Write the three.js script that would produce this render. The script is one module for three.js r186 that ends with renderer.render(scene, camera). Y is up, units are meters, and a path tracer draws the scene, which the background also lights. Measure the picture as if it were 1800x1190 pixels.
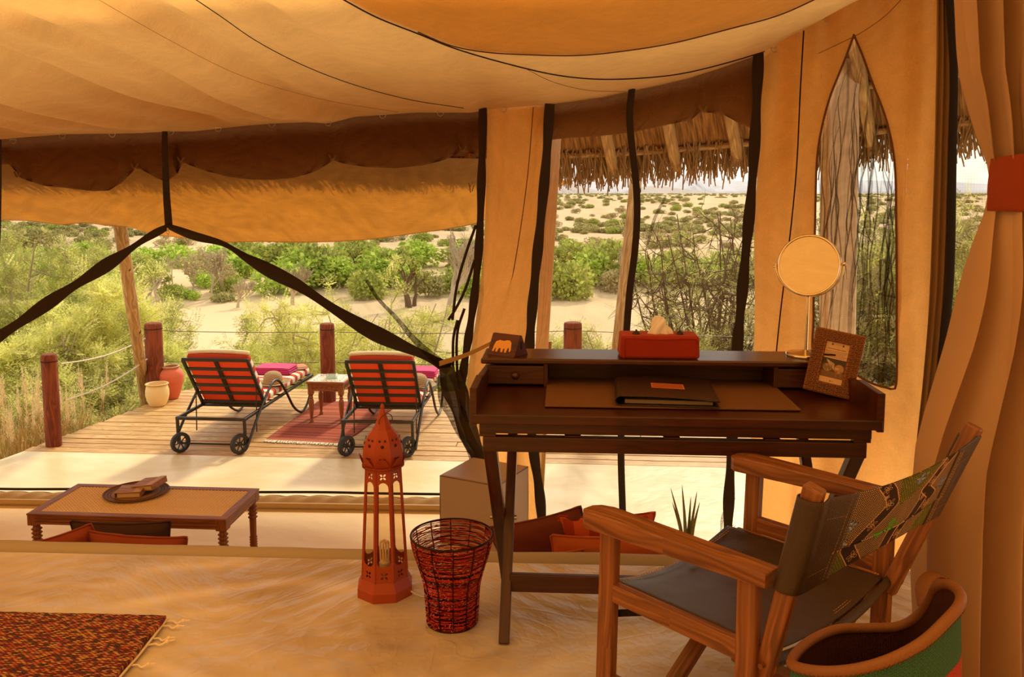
import * as THREE from 'three';
import { RoundedBoxGeometry } from 'three/addons/geometries/RoundedBoxGeometry.js';
import { mergeGeometries, mergeVertices } from 'three/addons/utils/BufferGeometryUtils.js';
import { ImprovedNoise } from 'three/addons/math/ImprovedNoise.js';

// ---------- camera, sky, sun, exposure ----------
const EYE = 1.42, PITCH = THREE.MathUtils.degToRad(6.09), FPX = 1500, CX = 900, CY = 500;
const scene = new THREE.Scene();
const camera = new THREE.PerspectiveCamera(2 * Math.atan(595 / FPX) * 180 / Math.PI, 1800 / 1190, 0.05, 9000);
camera.position.set(0, EYE, 0);
camera.rotation.set(-PITCH, 0, 0);
camera.setViewOffset(1800, 1190, 0, 95, 1800, 1190);   // rising lens: the picture's centre lies below the optical axis
camera.updateProjectionMatrix();
const renderer = new THREE.WebGLRenderer({ antialias: true });
renderer.toneMapping = THREE.LinearToneMapping;
renderer.toneMappingExposure = 1.26;
renderer.shadowMap.enabled = true;

const SKYW = 256, SKYH = 128, noise = new ImprovedNoise();
{
  const d = new Float32Array(SKYW * SKYH * 4);
  for (let j = 0; j < SKYH; j++) for (let i = 0; i < SKYW; i++) {
    const el = ((j + 0.5) / SKYH - 0.5) * Math.PI, az = (i / SKYW) * Math.PI * 2, s = Math.max(0, Math.sin(el));
    const x = Math.cos(az) * Math.cos(el), z = Math.sin(az) * Math.cos(el);
    const cl = noise.noise(x * 3 + 5, s * 7, z * 3) * 0.5 + noise.noise(x * 7, s * 15 + 3, z * 7) * 0.25;
    const k = 1 + 0.1 * cl, t = Math.pow(s, 0.6), o = (j * SKYW + i) * 4;
    d[o] = (1.22 - 0.34 * t) * k; d[o + 1] = (1.11 - 0.27 * t) * k; d[o + 2] = (0.88 - 0.12 * t) * k; d[o + 3] = 1;
  }
  const t = new THREE.DataTexture(d, SKYW, SKYH, THREE.RGBAFormat, THREE.FloatType);
  t.mapping = THREE.EquirectangularReflectionMapping; t.magFilter = THREE.LinearFilter; t.needsUpdate = true;
  scene.background = t; scene.backgroundIntensity = 1.1;
}
const sun = new THREE.DirectionalLight(new THREE.Color(1, 0.86, 0.62), 2.6);
sun.position.set(10, 25, -35); sun.target.position.set(0, 0, -6);
sun.castShadow = true; sun.shadow.mapSize.set(4096, 4096); sun.shadow.radius = 12;
Object.assign(sun.shadow.camera, { left: -60, right: 60, top: 40, bottom: -40, near: 1, far: 160 });
scene.add(sun, sun.target);

// ---------- helpers ----------
const V = (x, y, z) => new THREE.Vector3(x, y, z);
const rngOf = (s) => () => { s = (s + 0x6d2b79f5) | 0; let t = Math.imul(s ^ (s >>> 15), 1 | s); t = (t + Math.imul(t ^ (t >>> 7), 61 | t)) ^ t; return ((t ^ (t >>> 14)) >>> 0) / 4294967296; };
const R0 = rngOf(7);
const N = (x, y = 0, z = 0) => noise.noise(x, y, z);
const FB = (x, y, z = 0, n = 4) => { let s = 0, a = 0.5; for (let i = 0; i < n; i++) { s += a * N(x, y, z + i * 7.3); x *= 2; y *= 2; a *= 0.5; } return s; };
// the line of sight through a point of the photograph, met with a level, a depth or a wall
const SP = Math.sin(PITCH), CP = Math.cos(PITCH);
function sight(px, py) { const x = (px - CX) / FPX, y = -(py - CY) / FPX; return V(x, y * CP - SP, -CP - y * SP); }
function lev(px, py, Y) { const r = sight(px, py), t = (Y - EYE) / r.y; return V(r.x * t, Y, r.z * t); }
function dep(px, py, Z) { const r = sight(px, py), t = Z / r.z; return V(r.x * t, EYE + r.y * t, Z); }
function wal(px, py, S) { const [x0, z0, x1, z1] = S, r = sight(px, py), nx = z1 - z0, nz = -(x1 - x0), t = (nx * x0 + nz * z0) / (nx * r.x + nz * r.z); return V(r.x * t, EYE + r.y * t, r.z * t); }

const used = new Map();
function numbered(n) { const k = used.get(n) ?? 0; used.set(n, k + 1); return k ? n + '_' + String(k).padStart(3, '0') : n; }
function info(o, label, category, group, kind) { const u = {}; if (label) u.label = label; if (category) u.category = category; if (group) u.group = group; if (kind) u.kind = kind; o.userData = u; return o; }
function thing(name, label, category, pos = [0, 0, 0], turn = 0, group) {
  const o = new THREE.Group(); o.name = numbered(name); o.position.set(...(pos.isVector3 ? pos.toArray() : pos)); o.rotation.y = turn;
  info(o, label, category, group); scene.add(o); return o;
}
function prep(g) {
  if (g.index) g = g.toNonIndexed();
  for (const k of Object.keys(g.attributes)) if (!['position', 'normal', 'uv'].includes(k)) g.deleteAttribute(k);
  if (!g.attributes.normal) g.computeVertexNormals();
  if (!g.attributes.uv) g.setAttribute('uv', new THREE.BufferAttribute(new Float32Array(g.attributes.position.count * 2), 2));
  g.morphAttributes = {}; return g;
}
function join(gs) { gs = (Array.isArray(gs) ? gs : [gs]).flat(9).filter(Boolean); if (gs.length === 1) return gs[0]; return mergeGeometries(gs.map(prep), false); }
function part(name, gs, m, parent, opt = {}) {
  const o = new THREE.Mesh(join(gs), m); o.name = parent && parent !== scene ? name : numbered(name); o.castShadow = o.receiveShadow = true;
  if (opt.at) o.position.set(...opt.at); if (opt.turn) o.rotation.set(...opt.turn);
  if (opt.label || opt.kind || opt.category || opt.group) info(o, opt.label, opt.category, opt.group, opt.kind);
  (parent || scene).add(o); return o;
}
const solo = (name, gs, m, label, category, group) => part(name, gs, m, scene, { label, category, group });
const struct = (name, gs, m) => { const o = part(name, gs, m, scene); o.name = name; info(o, null, null, null, 'structure'); return o; };
function structGroup(name) { const o = new THREE.Group(); o.name = name; info(o, null, null, null, 'structure'); scene.add(o); return o; }
function copyOf(root, pos, turn, label, scale) { const r = root.clone(); r.name = numbered(root.name.replace(/_\d{3,}$/, '')); r.position.set(...(pos.isVector3 ? pos.toArray() : pos)); if (turn !== undefined) r.rotation.y = turn; if (scale) r.scale.setScalar(scale); r.userData = { ...root.userData }; if (label) r.userData.label = label; scene.add(r); return r; }

// geometry
const mv = (g, x = 0, y = 0, z = 0, rx = 0, ry = 0, rz = 0) => { if (rx) g.rotateX(rx); if (rz) g.rotateZ(rz); if (ry) g.rotateY(ry); return g.translate(x, y, z); };
function metric(g, dim) {   // with dim, v (the grain) follows the longer side of each face
  const turnY = dim && dim[0] > dim[2], turnZ = dim && dim[0] > dim[1], turnX = dim && dim[2] > dim[1];   // uv in metres from the largest face of the normal
  const p = g.attributes.position, n = g.attributes.normal, uv = new Float32Array(p.count * 2);
  for (let i = 0; i < p.count; i++) { const a = Math.abs(n.getX(i)), b = Math.abs(n.getY(i)), c = Math.abs(n.getZ(i)); let u, v; if (b >= a && b >= c) { u = p.getX(i); v = p.getZ(i); if (turnY) [u, v] = [v, u]; } else if (c >= a) { u = p.getX(i); v = p.getY(i); if (turnZ) [u, v] = [v, u]; } else { u = p.getZ(i); v = p.getY(i); if (turnX) [u, v] = [v, u]; } uv[2 * i] = u; uv[2 * i + 1] = v; }
  g.setAttribute('uv', new THREE.BufferAttribute(uv, 2)); return g;
}
function bx(w, h, d, x = 0, y = 0, z = 0, b = 0.004, seg = 2) { const g = prep(b ? new RoundedBoxGeometry(w, h, d, seg, Math.min(b, w / 2.01, h / 2.01, d / 2.01)) : new THREE.BoxGeometry(w, h, d)); metric(g, [w, h, d]); return g.translate(x, y, z); }
function bar(p, q, w, t, b = 0.003, up = V(0, 1, 0)) {   // box from p to q; w across, t along 'up'
  p = p.isVector3 ? p : V(...p); q = q.isVector3 ? q : V(...q);
  const d = q.clone().sub(p), L = d.length(); d.normalize();
  const side = V(0, 0, 0).crossVectors(up, d); if (side.lengthSq() < 1e-6) side.set(1, 0, 0); side.normalize();
  const u2 = V(0, 0, 0).crossVectors(d, side).normalize();
  const g = prep(b ? new RoundedBoxGeometry(w, t, L, 2, Math.min(b, w / 2.01, t / 2.01)) : new THREE.BoxGeometry(w, t, L)); metric(g, [w, t, L]);
  const m = new THREE.Matrix4().makeBasis(side, u2, d); m.setPosition(p.clone().add(q).multiplyScalar(0.5)); return g.applyMatrix4(m);
}
const vecs = (a) => a.map((p) => (p.isVector3 ? p : V(...p)));
function tube(pts, r, seg, rad = 8, closed = false, tension = 0.5) {
  const c = new THREE.CatmullRomCurve3(vecs(pts), closed, 'catmullrom', tension), n = seg || pts.length * 6;
  if (typeof r === 'number') { const g = prep(new THREE.TubeGeometry(c, n, r, rad, closed)), L = c.getLength(), uv = g.attributes.uv; for (let i = 0; i < uv.count; i++) uv.setXY(i, uv.getY(i) * r * 6.28, uv.getX(i) * L); if (closed) return g; const cap = (at, t) => prep(mv(new THREE.SphereGeometry(r, rad, 5), at.x, at.y, at.z)); return rad > 5 ? join([g, cap(c.getPoint(0)), cap(c.getPoint(1))]) : g; }
  return taper(c, n, r, rad);
}
function taper(c, n, rf, rad = 8) {   // tube with a radius that changes along it
  const fr = c.computeFrenetFrames(n, false), P = [], I = [], U = [], L = c.getLength();
  for (let i = 0; i <= n; i++) { const t = i / n, p = c.getPoint(t), r = rf(t); for (let k = 0; k <= rad; k++) { const a = k / rad * 6.2832, s = Math.sin(a), co = -Math.cos(a), nn = fr.normals[i], bb = fr.binormals[i]; P.push(p.x + r * (co * nn.x + s * bb.x), p.y + r * (co * nn.y + s * bb.y), p.z + r * (co * nn.z + s * bb.z)); U.push(k / rad * r * 6.28, t * L); } }
  for (let i = 0; i < n; i++) for (let k = 0; k < rad; k++) { const a = i * (rad + 1) + k, b = a + rad + 1; I.push(a, a + 1, b, a + 1, b + 1, b); }
  const g = geo(P, I, U); return g;
}
function geo(P, I, U) { const g = new THREE.BufferGeometry(); g.setAttribute('position', new THREE.Float32BufferAttribute(P, 3)); g.setIndex(I); if (U) g.setAttribute('uv', new THREE.Float32BufferAttribute(U, 2)); g.computeVertexNormals(); return g; }
function lathe(prof, seg = 32) { const g = new THREE.LatheGeometry(prof.map(([r, y]) => new THREE.Vector2(Math.max(r, 0.0001), y)), seg); const uv = g.attributes.uv, n = prof.length; let L = 0; const ls = [0]; for (let i = 1; i < n; i++) { L += Math.hypot(prof[i][0] - prof[i - 1][0], prof[i][1] - prof[i - 1][1]); ls.push(L); } const mr = Math.max(...prof.map((p) => p[0])); for (let i = 0; i < uv.count; i++) uv.setXY(i, uv.getX(i) * mr * 6.28, ls[i % n]); return prep(g); }
function cyl(r0, r1, h, x = 0, y = 0, z = 0, seg = 20) { return prep(new THREE.CylinderGeometry(r1, r0, h, seg)).translate(x, y, z); }
function surf(f, nu, nv, U = 1, W = 1, closed = false) {   // sheet from f(u,v), uv scaled to U x W metres
  const P = [], I = [], T = []; for (let j = 0; j <= nv; j++) for (let i = 0; i <= nu; i++) { const p = f(i / nu, j / nv); P.push(p.x, p.y, p.z); T.push(i / nu * U, j / nv * W); }
  for (let j = 0; j < nv; j++) for (let i = 0; i < nu; i++) { const a = j * (nu + 1) + i, b = a + nu + 1; I.push(a, a + 1, b, a + 1, b + 1, b); }
  return geo(P, I, T);
}
function slab(g, t) {   // gives a sheet a thickness t along its normals, with rims
  const p = g.attributes.position, n = g.attributes.normal, c = p.count, P = [...p.array], U = [...g.attributes.uv.array, ...g.attributes.uv.array], I = [...g.index.array], edges = new Map();
  for (let i = 0; i < c; i++) P.push(p.getX(i) - n.getX(i) * t, p.getY(i) - n.getY(i) * t, p.getZ(i) - n.getZ(i) * t);
  const src = g.index.array; for (let i = 0; i < src.length; i += 3) { const [a, b, d] = [src[i], src[i + 1], src[i + 2]]; I.push(a + c, d + c, b + c); for (const [x, y] of [[a, b], [b, d], [d, a]]) { const k = y + '_' + x; if (edges.has(k)) edges.delete(k); else edges.set(x + '_' + y, [x, y]); } }
  for (const [x, y] of edges.values()) I.push(y, x, x + c, y, x + c, y + c);
  return geo(P, I, U);
}
function shapeGeo(pts, depth, bevel = 0.003, holes = []) { const s = new THREE.Shape(pts.map((p) => new THREE.Vector2(...p))); for (const h of holes) s.holes.push(new THREE.Path(h.map((p) => new THREE.Vector2(...p)))); return prep(new THREE.ExtrudeGeometry(s, { depth, bevelEnabled: bevel > 0, bevelThickness: bevel, bevelSize: bevel, bevelSegments: 2, curveSegments: 8 })); }
const lerp = THREE.MathUtils.lerp, clamp = THREE.MathUtils.clamp, smooth = THREE.MathUtils.smoothstep, PI = Math.PI;
function along(pts, t) { // even-by-index interpolation on a list of vectors
  const n = pts.length - 1, x = clamp(t, 0, 1) * n, i = Math.min(n - 1, Math.floor(x)); return pts[i].clone().lerp(pts[i + 1], x - i);
}
const curveOf = (pts) => new THREE.CatmullRomCurve3(vecs(pts), false, 'centripetal');
function ribbon(pts, w, dir, seg = 40, t = 0.003) {   // a flat strap along pts, w wide along dir (vector or function)
  const c = curveOf(pts); const g = surf((u, v) => { const p = c.getPoint(u), d = typeof dir === 'function' ? dir(u) : dir; return p.addScaledVector(d, (v - 0.5) * (typeof w === 'function' ? w(u) : w)); }, seg, 2, c.getLength(), 0.03); return slab(g, t);
}

// textures
function tex(w, h, f, srgb = true, rep) {
  const d = new Uint8Array(w * h * 4); for (let j = 0; j < h; j++) for (let i = 0; i < w; i++) { const c = f(i / w, j / h), o = (j * w + i) * 4; if (typeof c === 'number') { d[o] = d[o + 1] = d[o + 2] = clamp(c, 0, 1) * 255; } else { d[o] = clamp(c[0], 0, 255); d[o + 1] = clamp(c[1], 0, 255); d[o + 2] = clamp(c[2], 0, 255); } d[o + 3] = 255; }
  const t = new THREE.DataTexture(d, w, h); t.wrapS = t.wrapT = THREE.RepeatWrapping; t.magFilter = THREE.LinearFilter; t.minFilter = THREE.LinearMipmapLinearFilter; t.generateMipmaps = true; if (srgb) t.colorSpace = THREE.SRGBColorSpace; if (rep) t.repeat.set(...rep); t.needsUpdate = true; return t;
}
function canvasTex(w, h, draw, rep) { const c = document.createElement('canvas'); c.width = w; c.height = h; draw(c.getContext('2d'), w, h); const t = new THREE.CanvasTexture(c); t.colorSpace = THREE.SRGBColorSpace; t.wrapS = t.wrapT = THREE.RepeatWrapping; t.magFilter = THREE.LinearFilter; if (rep) t.repeat.set(...rep); return t; }
const re = (t, x, y) => { const c = t.clone(); c.repeat.set(x, y); c.needsUpdate = true; return c; };
const M = (color, rough = 0.8, o = {}) => new THREE.MeshPhysicalMaterial({ color, roughness: rough, side: THREE.DoubleSide, ...o });
// periodic noise in the unit square
const PN = (u, v, f, s = 0) => { const a = u * 2 * PI, b = v * 2 * PI, r = f / 6.2832; return noise.noise(Math.cos(a) * r + s + 10, Math.sin(a) * r + Math.cos(b) * r * 1.3 + 20, Math.sin(b) * r * 1.3 + s * 0.7 + 30); };
function woodTex(base, dark, seed, streak = 26) { return tex(128, 512, (u, v) => { const g = PN(u, v * 0.999, 5, seed) * 0.6, s = N(u * streak + g * 4, v * 3.0, seed), f = N(u * 90 + seed, v * 9, 3) * 0.5, k = clamp(0.5 + s * 0.9 + f * 0.35, 0, 1); return base.map((b, i) => lerp(dark[i], b, k)); }, true, [1 / 0.25, 1 / 1.0]); }
const T = {};
T.weave = tex(128, 128, (u, v) => 0.5 + 0.25 * Math.sin(u * 2 * PI * 32) * Math.cos(v * 2 * PI * 32) + PN(u, v, 30, 4) * 0.3, false, [1 / 0.06, 1 / 0.06]);
T.crinkle = tex(256, 256, (u, v) => 0.5 + PN(u, v, 6, 1) * 0.5 + PN(u, v, 15, 5) * 0.25 + PN(u, v, 40, 9) * 0.12, false, [1 / 0.5, 1 / 0.5]);
T.canvasCol = tex(256, 256, (u, v) => { const k = 1 + PN(u, v, 5, 3) * 0.03 + PN(u, v, 24, 8) * 0.03 + N(u * 128, v * 128, 4) * 0.04; return [238 * k, 203 * k, 143 * k]; }, true, [1 / 1.3, 1 / 1.3]);
T.wood = woodTex([104, 52, 26], [62, 28, 13], 2);
T.oak = woodTex([196, 136, 86], [126, 78, 42], 5);
T.deck = woodTex([236, 198, 132], [188, 138, 74], 9, 14);
T.log = woodTex([212, 176, 118], [150, 108, 62], 12, 10);
T.postred = woodTex([150, 78, 38], [96, 44, 18], 15, 12);
T.leather = tex(256, 256, (u, v) => 0.5 + PN(u, v, 60, 2) * 0.4 + PN(u, v, 110, 6) * 0.3, false, [1 / 0.12, 1 / 0.12]);
T.soft = tex(128, 128, (u, v) => 0.5 + PN(u, v, 4, 7) * 0.5, false, [1 / 0.3, 1 / 0.3]);
// ---------- levels and plan of the tent ----------
const LOW = -0.6, DECK = -0.85;
const S0 = [-4.7, -5.63, -0.15, -5.46], S1 = [-0.15, -5.46, 0.16, -5.03], S2 = [0.16, -5.03, 1.40, -4.85], S3 = [1.40, -4.85, 2.06, -4.10], S4 = [2.06, -4.10, 3.1, -2.3];
const canvasM = (tr = 0.6, tint = 0xffffff) => M(tint, 1, { map: T.canvasCol, transmission: tr, thickness: 0, bumpMap: T.weave, bumpScale: 0.0006, specularIntensity: 0.15 });
const mRoof = canvasM(0.62, 0xffe6bc), mWall = canvasM(0.55, 0xffe0b8);
const mSeam = M(0x2a160a, 0.9), mTape = M(0x2b1d13, 0.85, { bumpMap: T.crinkle, bumpScale: 0.004 }), mMetal = M(0xb9b2a4, 0.3, { metalness: 1 });

// floors
T.floorCol = tex(512, 512, (u, v) => { const a = PN(u, v, 4, 1), b = PN(u + a * 0.06, v * 1.0, 9, 5), c = PN(u, v, 34, 2), st = Math.max(0, PN(u * 1, v * 2, 7, 12) - 0.18) * 1.6, k = clamp(0.5 + a * 0.75 + b * 0.5 + c * 0.2, 0, 1); return [lerp(190, 224, k) + st * 30, lerp(174, 214, k) + st * 34, lerp(154, 200, k) + st * 40]; }, true, [1 / 2.1, 1 / 2.1]);
T.floorBump = tex(512, 512, (u, v) => { const r = 1 - Math.abs(PN(u, v, 9, 3)) * 3.2, w = 1 - Math.abs(PN(u * 1, v, 22, 8)) * 4; return 0.4 + PN(u, v, 6, 2) * 0.45 + PN(u, v, 18, 5) * 0.32 + Math.max(0, r) ** 6 * 0.09 + Math.max(0, w) ** 8 * 0.05 + PN(u, v, 70, 4) * 0.06; }, false, [1 / 1.3, 1 / 1.7]);
T.slabCol = tex(256, 256, (u, v) => { const a = PN(u, v, 4, 6), b = PN(u, v, 14, 2), k = clamp(0.6 + a * 0.6 + b * 0.3, 0, 1); return [lerp(226, 246, k), lerp(202, 230, k), lerp(150, 190, k)]; }, true, [1 / 2.6, 1 / 1.6]);
const mFloor = M(0xffffff, 0.45, { map: T.floorCol, bumpMap: T.floorBump, bumpScale: 0.02 });
const mLow = M(0xffffff, 0.5, { map: T.slabCol, bumpMap: T.floorBump, bumpScale: 0.004 });
const mSlab = M(0xffffff, 0.32, { map: T.slabCol, bumpMap: T.crinkle, bumpScale: 0.002 });
function plate(pts, y, t) { const g = prep(new THREE.ExtrudeGeometry(new THREE.Shape(pts.map(([x, z]) => new THREE.Vector2(x, -z))), { depth: t, bevelEnabled: false })); g.rotateX(-PI / 2).translate(0, y - t, 0); return metric(g); }
const LEDGE = (x) => -3.20 + 0.05 * (x + 0.7);
struct('floor', plate([[-4.6, LEDGE(-4.6)], [3.4, LEDGE(3.4)], [3.4, 3], [-4.6, 3]], 0, 0.66), mFloor);
struct('floor_lower', plate([[-4.6, -5.66], [-0.1, -5.5], [0.2, -5.1], [1.45, -4.9], [2.1, -4.15], [3.2, -2.4], [3.2, -2.9], [-4.6, -2.9]], LOW, 0.2), mLow);
{ // white cement terrace with a wooden deck of single planks beyond it
  const a = lev(42, 793, DECK), b = lev(850, 812, DECK), d = b.clone().sub(a).normalize(), yaw = Math.atan2(-d.z, d.x);
  const lineAt = (x) => a.z + (x - a.x) * d.z / d.x;
  const le = lev(0, 808, DECK);
  struct('terrace_floor', plate([[le.x - 0.42, le.z + 1.6], [a.x, a.z], [4.4, lineAt(4.4)], [4.4, -2.4], [-4.8, -2.4], [-4.8, -5.4]].reverse(), DECK, 0.4), mSlab);
  const deck = structGroup('deck_floor'), rg = rngOf(31), W = 0.142;
  const tints = [0, 1, 2, 3, 4].map((i) => M(new THREE.Color().setHSL(0.1, 0.18, 0.86 - i * 0.035), 0.55, { map: (() => { const c = T.deck.clone(); c.offset.set(i * 0.23, i * 0.37); c.needsUpdate = true; return c; })(), bumpMap: T.deck, bumpScale: 0.003 }));
  const n = Math.round(2.5 / W);
  for (let i = 0; i < n; i++) {
    const z0 = -(i + 0.5) * W - 0.004, xl = -0.02 + (i / n) * 0.42 + (rg() - 0.5) * 0.03, xr = 8.4, cuts = [xl]; let x = xl + 1.2 + rg() * 2.6;
    while (x < xr - 0.8) { cuts.push(x); x += 2.6 + rg() * 1.2; } cuts.push(xr);
    for (let k = 0; k + 1 < cuts.length; k++) { const L = cuts[k + 1] - cuts[k] - 0.006; const g = bx(W - 0.012 - rg() * 0.006, 0.032, L, 0, 0, 0, 0.003, 1); const p = part('deck_plank', g, tints[Math.floor(rg() * 5)], deck); p.rotation.y = yaw + PI / 2; const c = V((cuts[k] + cuts[k + 1]) / 2, 0, z0).applyAxisAngle(V(0, 1, 0), yaw); p.position.set(a.x + c.x, DECK - 0.016 - rg() * 0.004, a.z + c.z); p.rotation.z = (rg() - 0.5) * 0.01; }
  }
  const bl = (u, w) => V(u, 0, -w).applyAxisAngle(V(0, 1, 0), yaw).add(V(a.x, DECK - 0.12, a.z));
  for (const w of [0.15, 1.2, 2.35]) part('joist', bar(bl(0.3, w), bl(8.3, w), 0.08, 0.14, 0), tints[4], deck);
}
// ---------- roof canvas: from the eave over the room to the back ----------
const eavePx = [[-120, 250, S0], [-60, 248, S0], [0, 245, S0], [60, 240, S0], [115, 236, S0], [180, 235, S0], [245, 234, S0], [300, 231, S0], [340, 231, S0], [385, 226, S0], [430, 221, S0], [480, 217, S0], [540, 215, S0], [578, 217, S0], [625, 205, S0], [674, 202, S0], [730, 198, S0], [775, 198, S0], [830, 198, S0], [858, 192, S0], [905, 188, S1], [962, 184, S2], [1010, 178, S2], [1060, 171, S2], [1110, 160, S2], [1160, 150, S2], [1210, 138, S2], [1260, 122, S2], [1300, 108, S2], [1332, 97, S2], [1375, 72, S3], [1420, 45, S3], [1450, 28, S3], [1490, -5, S3], [1540, -40, S3], [1600, -80, S3], [1645, -105, S3], [1700, -130, S4], [1800, -170, S4], [1950, -200, S4]];
const eave = eavePx.map(([x, y, s]) => wal(x, y, s));
eave.unshift(V(-4.7, eave[0].y - 0.02, -5.63)); eave.push(V(3.1, 2.35, -2.3));
const eaveCurve = curveOf(eave);
const backEdge = (u) => V(lerp(-4.75, 3.15, u), 2.2, 2.75);
function roofAt(u, v) {
  const e = along(eave, u), b = backEdge(u), r = V(lerp(e.x, b.x, 0.45), 3.15 - 0.25 * Math.abs(u - 0.45), -1.1);
  let p; if (v < 0.62) { const t = v / 0.62; p = e.clone().lerp(r, t); p.y -= Math.sin(t * PI) * (0.20 + 0.1 * u); } else { const t = (v - 0.62) / 0.38; p = r.clone().lerp(b, t); p.y -= Math.sin(t * PI) * 0.1; }
  const edge = smooth(v, 0, 0.05) * (1 - smooth(v, 0.5, 0.95)), q = p.x + 0.27 * p.z, left = 1 - smooth(p.x, -1.5, -0.3);   // drag folds that run aslant from the eave
  const warp = q + 0.25 * N(p.x * 0.8, p.z * 0.8, 3);
  const fold = (Math.sin(warp * 12.0) * 0.34 + Math.sin(warp * 25 + 1.3 + 2 * N(p.x, p.z)) * 0.22 + Math.sin(warp * 5.1 + 0.6) * 0.4);
  p.y += edge * (fold * 0.085 * (0.12 + 0.88 * left) + 0.012 * FB(p.x * 1.4, p.z * 1.4, 2, 3));
  return p;
}
const roofG = surf(roofAt, 180, 120, 8, 9);
const roof = struct('ceiling', roofG, mRoof);
{
  const rc = new THREE.Raycaster(), eye = V(0, EYE, 0); roof.updateMatrixWorld(true);
  const onRoof = (px, py) => { rc.set(eye, sight(px, py).normalize()); const h = rc.intersectObject(roof)[0]; return h ? h.point : null; };
  const seam = (pts, w, m) => { const c = curveOf(pts.map(([x, y]) => V(x, y, 0))), out = []; for (let i = 0; i <= 60; i++) { const p = c.getPoint(i / 60), h = onRoof(p.x, p.y); if (h) out.push(h.add(V(0, -0.004, 0.002))); } if (out.length > 3) part('seam', tube(out, w, 90, 5), m, roof); };
  const mStitch = M(0x8a5a2c, 1);
  seam([[330, -12], [385, 25], [450, 70], [530, 112], [620, 147], [720, 174], [815, 189]], 0.0022, mSeam);
  seam([[590, -10], [660, 28], [735, 58], [800, 84], [900, 113], [980, 131], [1050, 138], [1130, 136], [1200, 128], [1290, 106], [1370, 81]], 0.0035, mSeam);
  seam([[735, 55], [790, 78], [850, 90], [930, 95], [1020, 96], [1100, 88], [1180, 75], [1280, 50], [1370, 25], [1440, -6]], 0.003, M(0x5c3415, 1));
  seam([[925, 120], [970, 142], [1030, 157], [1100, 160]], 0.0014, mStitch);
  seam([[160, -10], [300, 70], [420, 130], [560, 172], [700, 196]], 0.0008, mStitch);
  { // a second layer of canvas sewn in above the upper seam
    const sl = [[590, -10], [660, 28], [735, 56], [790, 78], [850, 90], [930, 95], [1020, 96], [1100, 88], [1180, 75], [1280, 50], [1370, 25], [1440, -6]]; const P = [], I = [], U = [], nu = 40, nv = 16;
    for (let i = 0; i <= nu; i++) for (let j = 0; j <= nv; j++) { const t = i / nu * (sl.length - 1), k = Math.min(sl.length - 2, Math.floor(t)), x = lerp(sl[k][0], sl[k + 1][0], t - k), y = lerp(sl[k][1], sl[k + 1][1], t - k), h = onRoof(x + (j / nv) * 60, lerp(y, -420, j / nv)) ?? V(x / 900 - 1, 2.9, -1.5); P.push(h.x, h.y + 0.02, h.z); U.push(h.x, h.z); }
    for (let i = 0; i < nu; i++) for (let j = 0; j < nv; j++) { const k = i * (nv + 1) + j; I.push(k, k + 1, k + nv + 1, k + 1, k + nv + 2, k + nv + 1); }
    part('second_layer', geo(P, I, U), canvasM(0.9, 0xdcccb4), roof);
  }
  for (const [x, y] of [[29, 246], [115, 237], [202, 235], [304, 231], [387, 225], [481, 217], [579, 215], [674, 202], [775, 198], [885, 191], [1358, 86], [1450, 33]]) {
    const s = x < 850 ? S0 : x < 950 ? S1 : x < 1340 ? S2 : S3, p = wal(x, y, s).add(V(0, 0, 0.035)), a = [];
    for (let i = 0; i <= 12; i++) { const t = PI + i / 12 * PI; a.push([p.x + Math.cos(t) * 0.02, p.y + Math.sin(t) * 0.024, p.z + 0.004]); }
    part('tension_ring', [tube(a, 0.0024, 20, 6), bar([p.x - 0.021, p.y, p.z + 0.004], [p.x + 0.021, p.y, p.z + 0.004], 0.005, 0.005, 0.001)], mMetal, roof);
  }
}
// ---------- canvas walls ----------
const P3 = (list, S) => list.map(([x, y]) => wal(x, y, S));
function pleat(a, b, nu, nv, amp, f, seed, nrm) {   // sheet hung between two edge curves with vertical folds
  const ca = curveOf(a), cb = curveOf(b), w = a[0].distanceTo(b[0]), h = a[0].distanceTo(a[a.length - 1]);
  return surf((u, v) => { const p = ca.getPoint(v).lerp(cb.getPoint(v), u); const k = Math.sin(u * f * 2 * PI + N(v * 2, seed) * 2) * amp * Math.min(1, 6 * u * (1 - u)) + FB(u * 3 + seed, v * 1.5, seed, 2) * amp * 1.6 * Math.min(1, 8 * u * (1 - u)); return p.addScaledVector(nrm, k); }, nu, nv, w, h);
}
const nOf = (S) => V(-(S[3] - S[1]), 0, S[2] - S[0]).normalize();
const doorR = [[857, 190], [855, 300], [851, 420], [842, 520], [832, 590], [823, 650], [820, 700], [826, 740], [840, 775], [862, 812], [872, 860], [874, 905]];
const winL = [[966, 184], [960, 280], [950, 390], [941, 480], [934, 560], [930, 620], [930, 700], [938, 790], [948, 860], [954, 935]];
const winR = [[1335, 95], [1331, 200], [1324, 320], [1314, 430], [1305, 530], [1298, 610], [1290, 750], [1284, 860], [1281, 950]];
const wf = structGroup('wall_front');
part('canvas_panel', pleat(P3(doorR, S0), P3(winL, S2), 40, 60, 0.03, 1.8, 4, V(0.5, 0, 0.85)), mWall, wf);
part('canvas_panel', surf((u, v) => V(lerp(-4.75, -3.52, u), lerp(eave[2].y + 0.02, LOW - 0.1, v), -5.61 + Math.sin(u * 9) * 0.02), 20, 10, 1.2, 2.5), mWall, wf);
{ // stitched seams on the corner panel
  const a = P3([[937, 190], [928, 300], [915, 400], [898, 500], [884, 570], [879, 600]], S1).map((p) => p.add(V(0, 0, 0.05)));
  part('seam', tube(a, 0.003, 40, 5), M(0x6b3c18, 1), wf);
}
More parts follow.
